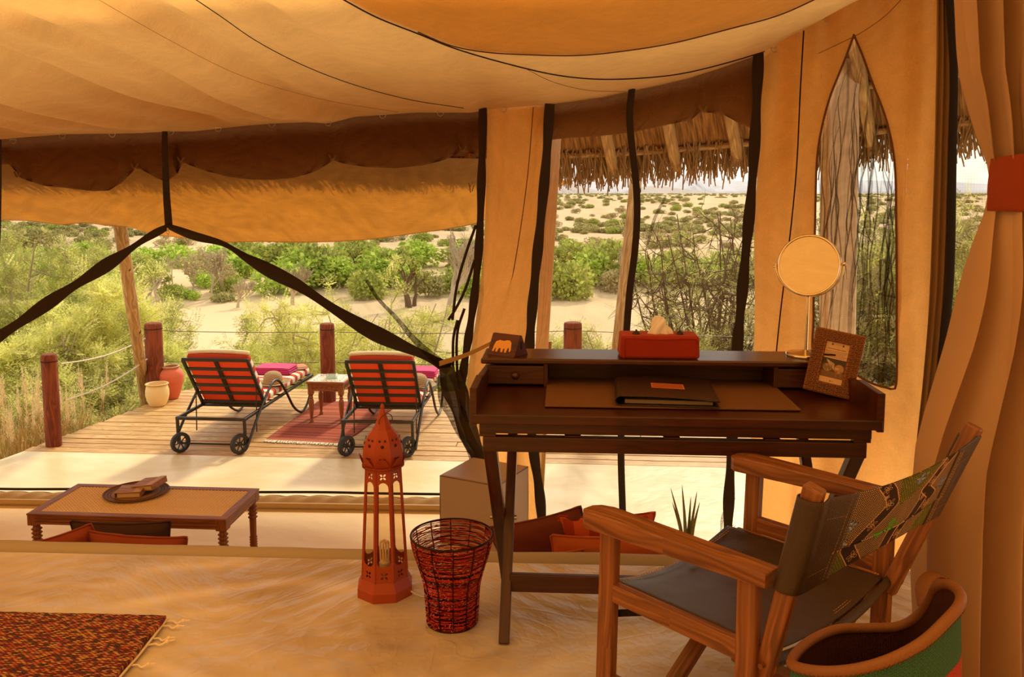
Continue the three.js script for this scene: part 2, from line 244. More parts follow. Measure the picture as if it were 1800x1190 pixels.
// arched netting window wall: canvas with the arch cut out
const archPx = [[1502, 62], [1518, 100], [1536, 150], [1550, 185], [1560, 215], [1570, 260], [1575, 310], [1576, 380], [1577, 480], [1577, 580], [1576, 676], [1560, 681], [1530, 672], [1500, 655], [1470, 640], [1432, 625], [1431, 560], [1432, 480], [1434, 380], [1436, 300], [1440, 255], [1450, 205], [1462, 165], [1478, 125], [1490, 95]];
const s3u = V(S3[2] - S3[0], 0, S3[3] - S3[1]), s3l = s3u.length(); s3u.normalize();
const toS3 = (p) => [(p.x - S3[0]) * s3u.x + (p.z - S3[1]) * s3u.z, p.y];
const archUV = archPx.map(([x, y]) => toS3(wal(x, y, S3)));
const wr = structGroup('wall_right');
{
  const top = (s) => { let best = 2.6; const p = V(S3[0] + s3u.x * s, 0, S3[1] + s3u.z * s); let bd = 9; for (let i = 0; i <= 300; i++) { const e = eaveCurve.getPoint(i / 300), d = Math.hypot(e.x - p.x, e.z - p.z); if (d < bd) { bd = d; best = e.y; } } return best + 0.04; };
  // dense grid of the wall; triangles inside the arch are left out by triangulating the outline with its hole
  const out = []; for (let i = 0; i <= 24; i++) out.push([-0.02 + (s3l + 0.0) * i / 24, LOW - 0.08]); for (let i = 24; i >= 0; i--) out.push([-0.02 + s3l * i / 24, top(s3l * i / 24)]);
  const inArch = (x, y) => { let c = false; for (let i = 0, j = archUV.length - 1; i < archUV.length; j = i++) { const [xi, yi] = archUV[i], [xj, yj] = archUV[j]; if (yi > y !== yj > y && x < (xj - xi) * (y - yi) / (yj - yi) + xi) c = !c; } return c; };
  const foldAt = (x, y) => { const d = Math.min(...archUV.map(([a, b]) => Math.hypot(a - x, b - y))); return (Math.sin(x * 21 + N(y * 1.2, 2) * 2.5) * 0.022 + Math.sin(x * 47 + y) * 0.008 + FB(x * 4, y, 6, 2) * 0.035) * smooth(d, 0.02, 0.2); };
  const nn = nOf(S3), at = (x, y) => V(S3[0] + s3u.x * x, y, S3[1] + s3u.z * x).addScaledVector(nn, foldAt(x, y));
  // columns of quads whose rows snap to the arch outline
  const cross = (x) => { const ys = []; for (let i = 0, j = archUV.length - 1; i < archUV.length; j = i++) { const [xi, yi] = archUV[i], [xj, yj] = archUV[j]; if ((xi <= x) !== (xj <= x)) ys.push(yi + (yj - yi) * (x - xi) / (xj - xi)); } return ys.sort((a, b) => a - b); };
  const P = [], I = [], U = []; const ax = archUV.map((p) => p[0]), a0 = Math.min(...ax) + 1e-4, a1 = Math.max(...ax) - 1e-4;
  const strip = (xs, lo, hi, rows) => { const b = P.length / 3; xs.forEach((x) => { for (let r = 0; r <= rows; r++) { const y = lerp(lo(x), hi(x), r / rows), p = at(x, y); P.push(p.x, p.y, p.z); U.push(x, y); } }); for (let i = 0; i + 1 < xs.length; i++) for (let r = 0; r < rows; r++) { const k = b + i * (rows + 1) + r; I.push(k, k + rows + 1, k + 1, k + 1, k + rows + 1, k + rows + 2); } };
  const lin = (a, b, n) => Array.from({ length: n + 1 }, (_, i) => lerp(a, b, i / n)), base = () => LOW - 0.08;
  strip(lin(-0.02, a0, 20), base, top, 50); strip(lin(a1, s3l + 0.02, 24), base, top, 50);
  const xs = lin(a0, a1, 50); strip(xs, base, (x) => cross(x)[0] ?? 0, 24); strip(xs, (x) => cross(x)[1] ?? 0, top, 24);
  part('canvas_panel', geo(P, I, U), mWall, wr);
  const rim = archUV.map(([x, y]) => at(x, y).addScaledVector(nn, 0.006)); rim.push(rim[0].clone());
  part('arch_piping', tube(rim, 0.006, 160, 6), M(0x6a4220, 0.9), wr);
  part('seam', tube(P3([[1418, 55], [1412, 160], [1405, 300], [1392, 430], [1378, 540], [1368, 640], [1366, 700]], S3).map((p) => p.addScaledVector(nn, 0.03)), 0.004, 60, 5), mSeam, wr);
  part('seam', tube(P3([[1444, 95], [1480, 78], [1520, 58], [1560, 30], [1590, 0]], S3).map((p) => p.addScaledVector(nn, 0.03)), 0.002, 40, 5), M(0x8a5a2c, 1), wr);
  // rest of the room's canvas, out of view
  part('canvas_panel', surf((u, v) => V(lerp(3.1, 3.15, u), lerp(2.4, -0.1, v), lerp(-2.3, 2.75, u)), 10, 6, 5, 2.5), mWall, wr);
}
const wl = structGroup('wall_left'); part('canvas_panel', surf((u, v) => V(-4.75, lerp(2.25, LOW - 0.1, v), lerp(-5.63, 2.75, u)), 10, 6, 8, 2.8), mWall, wl);
const wb = structGroup('wall_back'); part('canvas_panel', surf((u, v) => V(lerp(-4.75, 3.15, u), lerp(2.25, -0.1, v), 2.75), 10, 6, 8, 2.3), mWall, wb);
// ---------- land beyond the deck ----------
function landY(x, z) {
  const r = Math.hypot(x * 0.8, z), b = smooth(r, 9, 28), bank = smooth(r, 56, 66) * 0.5;
  let y = lerp(-2.3, -5.6, b) + bank + smooth(r, 62, 330) * 4.2;
  y += (FB(x * 0.05, z * 0.05, 1, 3) * 0.9) * smooth(r, 60, 90) + FB(x * 0.12, z * 0.3, 4, 3) * 0.22 * (1 - smooth(r, 60, 80)) + FB(x * 0.008, z * 0.008, 9, 3) * 3.0 * smooth(r, 120, 400) * (1 - smooth(r, 900, 1600));
  return y;
}
function ground(px, py) { const r = sight(px, py).normalize(), p = V(0, EYE, 0); let s = 6; for (let k = 0; k < 4000; k++) { p.set(r.x * s, EYE + r.y * s, r.z * s); if (p.y < landY(p.x, p.z)) break; s += 0.05 + s * 0.002; } p.y = landY(p.x, p.z); return p; }
{
  const P = [], I = [], C = [], rs = [4]; while (rs[rs.length - 1] < 7000) rs.push(rs[rs.length - 1] * 1.035 + 0.12); const A = 170;
  for (const r of rs) for (let k = 0; k <= A; k++) { const a = -PI / 2 + (k / A - 0.5) * 2.5, x = Math.cos(a) * r, z = Math.sin(a) * r; P.push(x, landY(x, z), z);
    const bed = smooth(r, 22, 30) * (1 - smooth(r, 58, 68)), m = FB(x * 0.11, z * 0.11, 3, 4) * 0.9 + FB(x * 0.9, z * 0.9, 3, 2) * 0.4, sc = smooth(r, 350, 1500) * 0.5;
    const sand = [0.66, 0.48, 0.27], earth = [0.52, 0.35, 0.18], grass = [0.30, 0.30, 0.10];
    let w = clamp(0.3 + m * 1.2, 0, 1) * (1 - bed) + clamp(0.12 + m * 0.7, 0, 1) * bed * 0.5; const g = clamp((1 - smooth(r, 12, 26)) * 0.8 + sc, 0, 1);
    for (let c = 0; c < 3; c++) C.push(lerp(lerp(sand[c], earth[c], w), grass[c], g)); }
  for (let j = 0; j + 1 < rs.length; j++) for (let k = 0; k < A; k++) { const a = j * (A + 1) + k, b = a + A + 1; I.push(a, a + 1, b, a + 1, b + 1, b); }
  const g = geo(P, I); g.setAttribute('color', new THREE.Float32BufferAttribute(C, 3)); const n = g.attributes.normal; if (n.getY(10) < 0) { for (let i = 0; i < n.count; i++) n.setXYZ(i, -n.getX(i), -n.getY(i), -n.getZ(i)); }
  const o = new THREE.Mesh(g, new THREE.MeshStandardMaterial({ vertexColors: true, roughness: 1, side: THREE.DoubleSide })); o.name = 'ground'; o.receiveShadow = true; info(o, null, null, null, 'structure'); scene.add(o);
}
{ // far ranges of hills; distance haze is put into their pale base colours
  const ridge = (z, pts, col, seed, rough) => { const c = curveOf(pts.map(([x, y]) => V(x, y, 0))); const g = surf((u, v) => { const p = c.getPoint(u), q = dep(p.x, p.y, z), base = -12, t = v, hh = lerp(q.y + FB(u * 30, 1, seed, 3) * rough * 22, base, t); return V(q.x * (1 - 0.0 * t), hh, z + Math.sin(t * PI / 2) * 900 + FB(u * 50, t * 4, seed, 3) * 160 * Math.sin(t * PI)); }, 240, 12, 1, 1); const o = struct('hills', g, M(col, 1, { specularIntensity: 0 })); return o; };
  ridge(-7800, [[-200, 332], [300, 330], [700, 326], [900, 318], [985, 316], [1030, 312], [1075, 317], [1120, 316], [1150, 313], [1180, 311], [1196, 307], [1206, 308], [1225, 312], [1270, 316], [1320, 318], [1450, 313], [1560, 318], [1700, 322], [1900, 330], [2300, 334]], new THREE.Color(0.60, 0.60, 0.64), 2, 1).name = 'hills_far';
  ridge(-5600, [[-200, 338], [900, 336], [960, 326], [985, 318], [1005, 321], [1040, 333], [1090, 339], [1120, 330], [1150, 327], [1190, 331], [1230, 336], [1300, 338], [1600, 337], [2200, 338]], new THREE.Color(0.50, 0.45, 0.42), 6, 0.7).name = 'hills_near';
}
// ---------- deck posts, rails, poles ----------
const mPost = M(0xffe8c8, 0.9, { map: T.postred, bumpMap: T.postred, bumpScale: 0.004 }), mLog = M(0xffffff, 0.8, { map: T.log, bumpMap: T.log, bumpScale: 0.006 });
const redPosts = [];
{
  const spec = [[[95, 783], 622, 27, 'short dark red post nearest the white terrace, split down one side'], [[275, 702], 567, 31, 'thick red deck post behind the clay pots, beside the leaning pole'], [[578, 706], 568, 26, 'red deck post standing behind the small carved side table'], [[1006, 702], 566, 32, 'weathered pinkish deck post seen through the netting window']];
  spec.forEach(([[x, y], top, w, label], i) => {
    const f = lev(x, y, DECK), zc = f.length(), r = w / FPX * -f.z / 2 * 1.0, h = dep(x, top, f.z).y - DECK, rg = rngOf(50 + i);
    const t = thing('deck_post', label, 'post', f, rg() * 6, 'red posts round the deck');
    const prof = [[r, -0.5], [r, h - 0.075], [r * 0.96, h - 0.07], [r * 0.96, h - 0.062], [r, h - 0.058], [r * 0.98, h - 0.02], [r * 0.9, h - 0.006], [r * 0.7, h], [0, h]];
    const g = lathe(prof, 26), p = g.attributes.position; for (let k = 0; k < p.count; k++) { const a = Math.atan2(p.getZ(k), p.getX(k)), q = 1 + 0.05 * N(Math.cos(a) * 1.5, p.getY(k) * 2, Math.sin(a) * 1.5 + i * 9) + 0.02 * N(a * 4, p.getY(k) * 3, i); p.setX(k, p.getX(k) * q); p.setZ(k, p.getZ(k) * q); } g.computeVertexNormals();
    part('shaft', g, mPost, t); part('groove', prep(new THREE.TorusGeometry(r * 0.985, 0.004, 6, 30)).rotateX(PI / 2).translate(0, h - 0.066, 0), M(0x3a1a0e, 0.9), t);
    if (i === 0) part('crack', [1, 2, 3].map((k) => bar([r * 0.99 * Math.cos(k * .02 + 1.1), h - 0.02 - 0.22 * (k - 1), r * 0.99 * Math.sin(k * .02 + 1.1)], [r * 0.99 * Math.cos(k * .02 + 1.12), h - 0.02 - 0.22 * k, r * 0.99 * Math.sin(k * .02 + 1.12)], 0.006, 0.012, 0)), M(0x1d0c07, 1), t, {});
    redPosts.push({ f, h, r });
  });
  const mRope = M(0xd9ccb0, 0.7), mWire = M(0x6f675a, 0.5, { metalness: 0.6 });
  const span = (name, a, b, ha, hb, sag, m, r, label, cat) => { const p = [], A = V(a.x, DECK + ha, a.z), B = V(b.x, DECK + hb, b.z), dd = B.clone().sub(A).setY(0).normalize(); if (name === 'railing_wire') { A.addScaledVector(dd, 0.105); B.addScaledVector(dd, -0.105); } for (let i = 0; i <= 10; i++) { const q = A.clone().lerp(B, i / 10); q.y -= sag * Math.sin(i / 10 * PI); p.push(q); } solo(name, tube(p, r, 40, 6), m, label, cat, 'ropes and wires between the deck posts'); };
  const [a, b, c, d] = redPosts.map((p) => p.f), off = V(0.1, 0, 0.06);
  span('railing_rope', a.clone().add(V(0.08, 0, -.05)), b.clone().add(V(-0.05, 0, 0.1)), redPosts[0].h - 0.1, redPosts[1].h - 0.16, 0.05, mRope, 0.007, 'pale upper rope from the nearest red post to the post by the pots', 'rope');
  span('railing_rope', a.clone().add(V(0.1, 0, -.05)), b.clone().add(V(-0.04, 0, 0.1)), redPosts[0].h * 0.48, redPosts[1].h * 0.55, 0.05, mRope, 0.007, 'pale lower rope sagging from the nearest red post towards the clay pots', 'rope');
  span('railing_wire', b, c, redPosts[1].h - 0.09, redPosts[2].h - 0.1, 0.01, mWire, 0.004, 'upper dark wire between the two red posts behind the loungers', 'wire');
  span('railing_wire', b, c, redPosts[1].h * 0.5, redPosts[2].h * 0.5, 0.02, mWire, 0.004, 'lower dark wire between the two red posts, just above the left lounger', 'wire');
  span('railing_wire', c, d, redPosts[2].h - 0.1, redPosts[3].h - 0.1, 0.02, mWire, 0.004, 'upper dark wire running right from the post behind the side table', 'wire');
  span('railing_wire', c, d, redPosts[2].h * 0.5, redPosts[3].h * 0.5, 0.03, mWire, 0.004, 'lower dark wire behind the right lounger, right of the middle post', 'wire');
  span('railing_wire', d, V(7.5, DECK, d.z + 0.4), redPosts[3].h - 0.1, redPosts[3].h - 0.12, 0.06, mWire, 0.004, 'dark wire leaving the weathered post to the right behind the netting', 'wire');
}
const mKnot = M(0x4a3017, 1);
function pole(name, label, a, b, r0, r1, m, seed, cat = 'pole') { const t = thing(name, label, cat); const c = curveOf([a, a.clone().lerp(b, 0.35).add(V(N(seed, 1) * 0.06, 0, 0)), a.clone().lerp(b, 0.7).add(V(N(seed, 5) * 0.06, 0, 0)), b]); const g = taper(c, 40, (u) => lerp(r0, r1, u) * (1 + 0.06 * N(u * 7, seed)), 14); part('shaft', g, m, t); for (let i = 0; i < 5; i++) { const u = 0.12 + 0.17 * i, p = c.getPoint(u), an = 0.9 + N(i * 3.3, seed) * 1.2; part('knot', mv(new THREE.SphereGeometry(0.02, 8, 6).scale(0.8, 1.6, 0.6), p.x + Math.sin(an) * lerp(r0, r1, u) * 0.92, p.y, p.z + Math.cos(an) * lerp(r0, r1, u) * 0.92), mKnot, t); } return t; }
{
  const a = dep(208, 375, -7.15), b = dep(254, 690, -9.6); const d = b.clone().sub(a);
  pole('awning_pole', 'pale leaning wooden pole that holds up the awning left of the zip', a, b.clone().addScaledVector(d, 0.9), 0.055, 0.066, mLog, 2);
  const a2 = dep(1122, 274, -8.6), b2 = dep(1084, 640, -8.9), d2 = b2.clone().sub(a2);
  pole('awning_pole', 'crooked pale pole behind the zip of the netting window', a2, b2.clone().addScaledVector(d2, 0.25), 0.06, 0.075, mLog, 8);
  const a3 = dep(978, 190, -5.75), b3 = dep(953, 600, -5.75), d3 = b3.clone().sub(a3); b3.addScaledVector(d3, (b3.y - DECK) / (a3.y - b3.y));
  const t = thing('roof_post', 'squared weathered timber post at the left edge of the netting window', 'post'); part('shaft', bar(b3, a3.addScaledVector(d3, -0.15), 0.085, 0.1, 0.006, V(0, 0, 1)), M(0xf0cc9c, 0.85, { bumpMap: T.log, bumpScale: 0.01 }), t);
  const a4 = dep(1478, 110, -5.3), b4 = dep(1470, 700, -5.3), d4 = b4.clone().sub(a4); const t4 = thing('roof_post', 'wide weathered timber post behind the left part of the arched netting', 'post'); part('shaft', bar(b4.clone().addScaledVector(d4, (b4.y - DECK) / (a4.y - b4.y)), a4.addScaledVector(d4, -0.1), 0.2, 0.12, 0.02, V(0, 0, 1)), M(0xf2d8b0, 0.85, { bumpMap: T.log, bumpScale: 0.01 }), t4);
  const bf = bar(b3.clone().add(V(0.06, 0, 0.02)), dep(966, 600, -5.72), 0.03, 0.03, 0.004); part('batten', bf, mLog, t);
}
// ---------- thatched eave over the front of the tent ----------
{
  const path = [V(-6.5, 1.66, -6.5), V(-4, 1.68, -6.45), V(-1.5, 1.7, -6.35), V(0.4, 1.64, -6.5), V(1.9, 1.74, -6.35), V(3.2, 1.84, -5.6), V(4.3, 1.88, -4.0), V(4.8, 1.9, -2.0), V(4.9, 1.9, 1.0)];
  const inner = [V(-6.2, 2.85, -4.7), V(-3.6, 2.85, -4.6), V(-1.2, 2.85, -4.5), V(0.0, 2.85, -4.4), V(1.0, 2.85, -4.2), V(1.8, 2.9, -3.5), V(2.6, 2.9, -2.6), V(3.0, 2.9, -1.0), V(3.1, 2.9, 1.0)];
  const co = curveOf(path), ci = curveOf(inner), rg = rngOf(77);
  const thatchT = tex(256, 256, (u, v) => { const s = N(u * 90, v * 5, 2) * 0.6 + N(u * 40, v * 3, 7) * 0.5, k = clamp(0.5 + s, 0, 1); return [lerp(96, 196, k), lerp(58, 140, k), lerp(26, 76, k)]; }, true, [1, 1]);
  const t = structGroup('roof_thatch'), mT = M(0xffffff, 1, { map: thatchT, bumpMap: thatchT, bumpScale: 0.02 });
  part('thatch', slab(surf((u, v) => { const p = co.getPoint(u).lerp(ci.getPoint(u), v); p.y += 0.012 * N(u * 90, v * 9); return p; }, 120, 12, 14, 2.4), 0.16), mT, t);
  const up = V(0, 0.1, 0);
  for (const v of [0.07, 0.3, 0.55, 0.8]) { const p = []; for (let i = 0; i <= 40; i++) p.push(co.getPoint(i / 40).lerp(ci.getPoint(i / 40), v).add(V(0, -0.03, 0))); part('purlin', tube(p, 0.022, 120, 8), mLog, t); }
  for (let i = 0; i < 26; i++) { const u = 0.02 + i / 26, a = co.getPoint(Math.min(1, u)), b = ci.getPoint(Math.min(1, u)), d = b.clone().sub(a).normalize(); part('rafter', bar(a.clone().addScaledVector(d, 0.02).add(V(0, -0.09, 0)), b.add(V(0, -0.09, 0)), 0.075, 0.075, 0.02), mLog, t); }
  // hanging reed ends
  const reed = prep(new THREE.CylinderGeometry(0.0055, 0.0045, 1, 5, 1)).translate(0, -0.5, 0), Nn = 5200, im = new THREE.InstancedMesh(reed, M(0xffffff, 1), Nn), m4 = new THREE.Matrix4(), q = new THREE.Quaternion(), col = new THREE.Color();
  for (let i = 0; i < Nn; i++) { const u = rg(), tuft = N(u * 420, 3), p = co.getPoint(u).lerp(ci.getPoint(u), 0.02 + rg() * 0.07).add(V(0, 0.02 - rg() * 0.05, 0)), L = 0.16 + 0.10 * rg() + 0.10 * tuft; const out = co.getPoint(u).sub(ci.getPoint(u)).setY(0).normalize(); q.setFromEuler(new THREE.Euler(out.z * -0.35 + (rg() - 0.5) * 0.5 + tuft * 0.2, 0, out.x * 0.35 + (rg() - 0.5) * 0.55 + N(u * 300, 8) * 0.3)); m4.compose(p, q, V(1, L, 1)); im.setMatrixAt(i, m4); const k = 0.75 + rg() * 0.5; im.setColorAt(i, col.setRGB(0.38 * k, 0.22 * k, 0.085 * k)); }
  im.name = 'reeds'; info(im, null, null, null, 'stuff'); t.add(im);
}
// ---------- awning ----------
{
  const low = [[-220, 380], [-60, 382], [0, 386], [60, 388], [110, 394], [150, 391], [190, 396], [230, 399], [270, 411], [330, 418], [390, 425], [450, 424], [550, 425], [640, 421], [720, 411], [790, 401], [842, 390], [900, 362], [960, 336], [1012, 316]].map(([x, y]) => dep(x, y, -7.1));
  const cl = curveOf(low), mA = canvasM(0.72, 0xeadcbc), t = thing('awning', 'orange canvas awning stretched from the tent front over the deck', 'awning');
  const topLine = (u) => V(lerp(-6.2, 0.05, u), 1.66 + 0.03 * N(u * 6, 2), -5.85);
  const g = slab(surf((u, v) => { const p = topLine(u).lerp(cl.getPoint(u), v), k = Math.sin(v * PI); p.y += -0.06 * k * v + 0.03 * k * FB(p.x * 1.2 - p.z * 0.8, p.z, 2, 3) + 0.012 * Math.sin(p.x * 3 + p.z * 5) * v * k; return p; }, 130, 30, 6.2, 1.4), 0.0012);
  part('canvas', g, mA, t); part('hem', tube(Array.from({ length: 60 }, (_, i) => cl.getPoint(i / 59)), 0.006, 160, 6), M(0xc98f4c, 1, {}), t);
  const c = dep(1012, 316, -7.1), e = dep(1108, 284, -8.55);
  const mW = M(0xe8e0cc, 0.8);
  solo('guy_rope', [tube([c, c.clone().lerp(e, 0.35).add(V(0, -0.02, 0)), c.clone().lerp(e, 0.6).add(V(0, -0.01, 0)), e], 0.008, 40, 6), tube([c, c.clone().lerp(e, 0.3).add(V(0, 0.02, 0)), c.clone().lerp(e, 0.4).add(V(0, -0.018, 0))], 0.006, 20, 6), tube(Array.from({ length: 9 }, (_, i) => V(e.x + Math.cos(i / 8 * 6.28) * 0.03, e.y + Math.sin(i / 8 * 6.28) * 0.03, e.z)), 0.006, 30, 6)], mW, 'white rope tying the awning corner to the crooked pole', 'rope');
}
// ---------- netting, zips, rolled blinds ----------
const netTex = tex(256, 256, (u, v) => clamp(0.42 + PN(u, v, 14, 3) * 0.22 + Math.max(0, PN(u * 1, v, 8, 11)) * 0.35 + (Math.sin(u * 2 * PI * 64) > 0.7 ? 0.12 : 0) + (Math.sin(v * 2 * PI * 64) > 0.7 ? 0.12 : 0), 0, 1), false, [1 / 0.8, 1 / 0.8]);
const netM = (op, col = 0x2c2013) => M(col, 1, { transparent: true, opacity: op, alphaMap: netTex, specularIntensity: 0 });
const mNet = netM(0.42), mNetLight = netM(0.30, 0x8a7350), mNetDense = netM(0.95, 0x35281a), mBlind = M(0x7a5230, 0.95, { bumpMap: T.crinkle, bumpScale: 0.012, specularIntensity: 0.1 });
const yOn = (list, x) => { for (let i = 0; i + 1 < list.length; i++) if (x <= list[i + 1][0]) { const [a, b] = [list[i], list[i + 1]]; return lerp(a[1], b[1], clamp((x - a[0]) / (b[0] - a[0]), 0, 1)); } return list[list.length - 1][1]; };
const n0 = nOf(S0), n2 = nOf(S2), n3 = nOf(S3), n4 = nOf(S4);
const eaveList = eavePx.map(([x, y]) => [x, y]);
function band(S, x0, x1, top, bot, nu, nv, off, wob, U = 2, W = 1) { const nn = nOf(S); return surf((u, v) => { const x = lerp(x0, x1, u), y = lerp(typeof top === 'function' ? top(x) : yOn(top, x), typeof bot === 'function' ? bot(x) : yOn(bot, x), v); const p = wal(x, y, S); return p.addScaledVector(nn, off + (wob ? wob(x, y, u, v) : 0)); }, nu, nv, U, W); }
// door: the net is zipped at the top and its two flaps are drawn aside
{
  const d = structGroup('door_1');
  const edgeL = [[-220, 745], [-100, 668], [0, 598], [60, 556], [120, 512], [180, 468], [240, 428], [297, 397]], edgeR = [[303, 397], [360, 414], [430, 448], [500, 488], [560, 530], [620, 563], [680, 590], [740, 620], [790, 645], [812, 690], [835, 760], [852, 800]];
  const wob = (x, y) => 0.012 * Math.sin(x * 0.03 + y * 0.02) + 0.012 * FB(x * 0.01, y * 0.01, 3, 2);
  const fl = part('net_flap', band(S0, -220, 297, (x) => yOn(eaveList, x) + 2, edgeL, 60, 24, 0.05, wob, 2, 1.2), mNet, d);
  const fr = part('net_flap', band(S0, 303, 851, (x) => yOn(eaveList, x) + 2, edgeR, 70, 30, 0.05, wob, 2, 1.4), mNet, d);
  const strip = (pts, S, wpx, off, seg = 60, tw = 0) => { const nn = nOf(S), c = curveOf(pts.map(([x, y]) => V(x, y, 0))); return slab(surf((u, v) => { const p = c.getPoint(u), t = c.getTangent(u), w = typeof wpx === 'function' ? wpx(u) : wpx; const k = (v - 0.5) * w; return wal(p.x - t.y * k, p.y + t.x * k, S).addScaledVector(nn, off + tw * Math.sin(u * 17 + v * 3) + 0.006 * Math.sin(v * PI)); }, seg, 4, 2, 0.06), 0.004); };
  part('zip_tape', strip([[297, 232], [298, 290], [300, 340], [304, 398]], S0, (u) => lerp(9, 13, u), 0.058), mTape, d);
  part('hem_tape', strip([[304, 397], [262, 420], [215, 452], [160, 488], [110, 520], [55, 558], [0, 595], [-120, 680]], S0, (u) => 7 + 12 * Math.min(1, u * 3) + 4 * Math.sin(u * 23), 0.062, 80, 0.008), mTape, fl);
  part('hem_tape', strip([[303, 397], [350, 414], [400, 428], [440, 452], [480, 474], [530, 500], [590, 540], [650, 576], [700, 600], [750, 622], [792, 645]], S0, (u) => 7 + 14 * Math.min(1, u * 2) + 6 * Math.sin(u * 19), 0.064, 90, 0.01), mTape, fr);
  part('gathered_net', [
    strip([[788, 640], [792, 670], [800, 700], [812, 735], [828, 770], [845, 800]], S0, (u) => 26 - 8 * u + 5 * Math.sin(u * 9), 0.09, 50, 0.02),
    strip([[800, 650], [812, 680], [822, 720], [836, 765], [850, 800]], S0, (u) => 22 - 6 * u, 0.07, 50, 0.02)], new THREE.MeshStandardMaterial({ color: 0x3a2c1a, roughness: 1, transparent: true, opacity: 0.82, side: THREE.DoubleSide }), fr);
  part('gathered_net', [strip([[780, 655], [784, 690], [796, 722], [815, 760], [836, 802]], S0, (u) => 14 + 6 * Math.sin(u * 6), 0.11, 40, 0.02)], mNetDense, fr);
  part('net_fold', strip([[648, 490], [668, 522], [700, 556], [728, 590], [762, 622], [790, 645]], S0, (u) => 4 + 14 * u * u, 0.07, 50), mNetDense, fr);
  for (const pts of [[[838, 395], [822, 440], [805, 500], [797, 560]], [[836, 455], [818, 510], [800, 545], [790, 560]], [[806, 560], [799, 590], [798, 640]], [[818, 540], [806, 580], [806, 660], [812, 720]]]) part('net_fold', strip(pts, S0, 3, 0.06, 30), mTape, fr);
  part('side_tape', strip(doorR.slice(0, 10).map(([x, y]) => [x - 7, y + 1]), S0, (u) => 13 + 2 * Math.sin(u * 60), 0.06, 90), mTape, d);
  part('side_tape', strip([[9, 246], [9, 340], [7, 420], [2, 490], [-8, 600], [-12, 700], [-10, 860]], S0, 8, 0.06, 60), mTape, d);
  { const p = wal(304, 402, S0).addScaledVector(n0, 0.075); part('zip_pull', [bx(0.012, 0.022, 0.008, p.x, p.y, p.z, 0.003), mv(prep(new THREE.TorusGeometry(0.009, 0.002, 6, 16)), p.x, p.y - 0.02, p.z + 0.004), bx(0.007, 0.03, 0.003, p.x + 0.002, p.y - 0.042, p.z + 0.004, 0.001)], mMetal, d); }
  // tie strap holding the gathered flap to the corner panel
  const a = wal(776, 633, S0).addScaledVector(n0, 0.12), b = wal(879, 592, S1).addScaledVector(n0, 0.08);
  solo('tie_strap', [ribbon([a, a.clone().lerp(b, 0.5).add(V(0, -0.015, 0)), b], (u) => 0.035 - 0.012 * u, V(0, 1, 0.2).normalize(), 30, 0.003), ribbon([b, b.clone().add(V(0.004, -0.06, 0)), b.clone().add(V(0.0, -0.13, 0))], 0.018, V(1, 0, 0), 10, 0.003)], M(0xb08a58, 0.9, { bumpMap: T.weave, bumpScale: 0.001 }), 'beige webbing strap tying the gathered net flap to the corner canvas', 'strap');
  // blind rolled up behind the net
  const blind = (name, label, S, x0, x1, bot, off, ties) => {
    const nn = nOf(S), t = thing(name, label, 'rolled blind', [0, 0, 0], 0, null);
    const f = (u, v) => { const x = lerp(x0, x1, u), yt = yOn(eaveList, x) - 6, yb = yOn(bot, x); let y, o; const near = ties.map((tx) => Math.exp(-(((x - tx) / 34) ** 2))), tn = Math.max(...near);
      const fan = ties.reduce((s, tx) => s + Math.sin(Math.atan2(x - tx, 60) * 14 + v * 2) * Math.exp(-(((x - tx) / 70) ** 2)), 0);
      if (v < 0.7) { const k = v / 0.7; y = lerp(yt, yb, k); o = Math.sin(Math.min(1, k * 1.05) * PI) ** 0.8 * (0.075 - 0.05 * tn) * smooth(k, 0.15, 0.8) + fan * 0.022 * k; } else { const k = (v - 0.7) / 0.3; y = lerp(yb, yt + (yb - yt) * 0.35, k); o = -0.10 * Math.sin(k * PI * 0.6) - 0.01; }
      return wal(x, y, S).addScaledVector(nn, off + o + 0.008 * FB(x * 0.02, y * 0.03, 2, 3)); };
    part('canvas_roll', surf(f, 160, 40, 2.2, 0.6), mBlind, t);
    ties.forEach((tx) => { const y = yOn(bot, tx), p = wal(tx, y - 4, S).addScaledVector(nn, off + 0.03); part('toggle', tube([p.clone().add(V(-0.02, 0.02, 0)), p.clone().add(V(0, -0.01, 0.01)), p.clone().add(V(0.02, 0.016, 0))], 0.006, 12, 6), M(0x8f6a40, 0.9), t); });
  };
  blind('rolled_blind', 'left brown canvas blind rolled up above the doorway, left of the zip', S0, -160, 301, [[-160, 300], [0, 288], [24, 314], [60, 326], [100, 330], [150, 336], [178, 335], [200, 322], [226, 296], [236, 297], [262, 312], [280, 319], [301, 305]], -0.085, [22, 230]);
  blind('rolled_blind', 'long brown canvas blind rolled up above the doorway, right of the zip', S0, 297, 852, [[297, 302], [312, 285], [345, 298], [390, 310], [430, 315], [470, 316], [510, 312], [550, 300], [580, 281], [600, 287], [640, 293], [690, 295], [740, 290], [780, 280], [808, 265], [820, 267], [852, 274]], -0.08, [312, 581, 812]);
  blind('rolled_blind', 'brown canvas blind rolled up over the netting window beside the mirror', S2, 962, 1328, [[962, 245], [1000, 241], [1050, 238], [1105, 232], [1150, 223], [1190, 214], [1215, 210], [1232, 196], [1250, 196], [1275, 200], [1300, 214], [1328, 226]], -0.06, [1236]);
  // netting window
  const w = structGroup('window_1');
  const lx = [[184, 966], [280, 960], [390, 950], [480, 941], [560, 934], [620, 930], [700, 930], [790, 938], [935, 954]], rx = [[95, 1335], [200, 1331], [320, 1324], [430, 1314], [530, 1305], [610, 1298], [750, 1290], [950, 1281]];
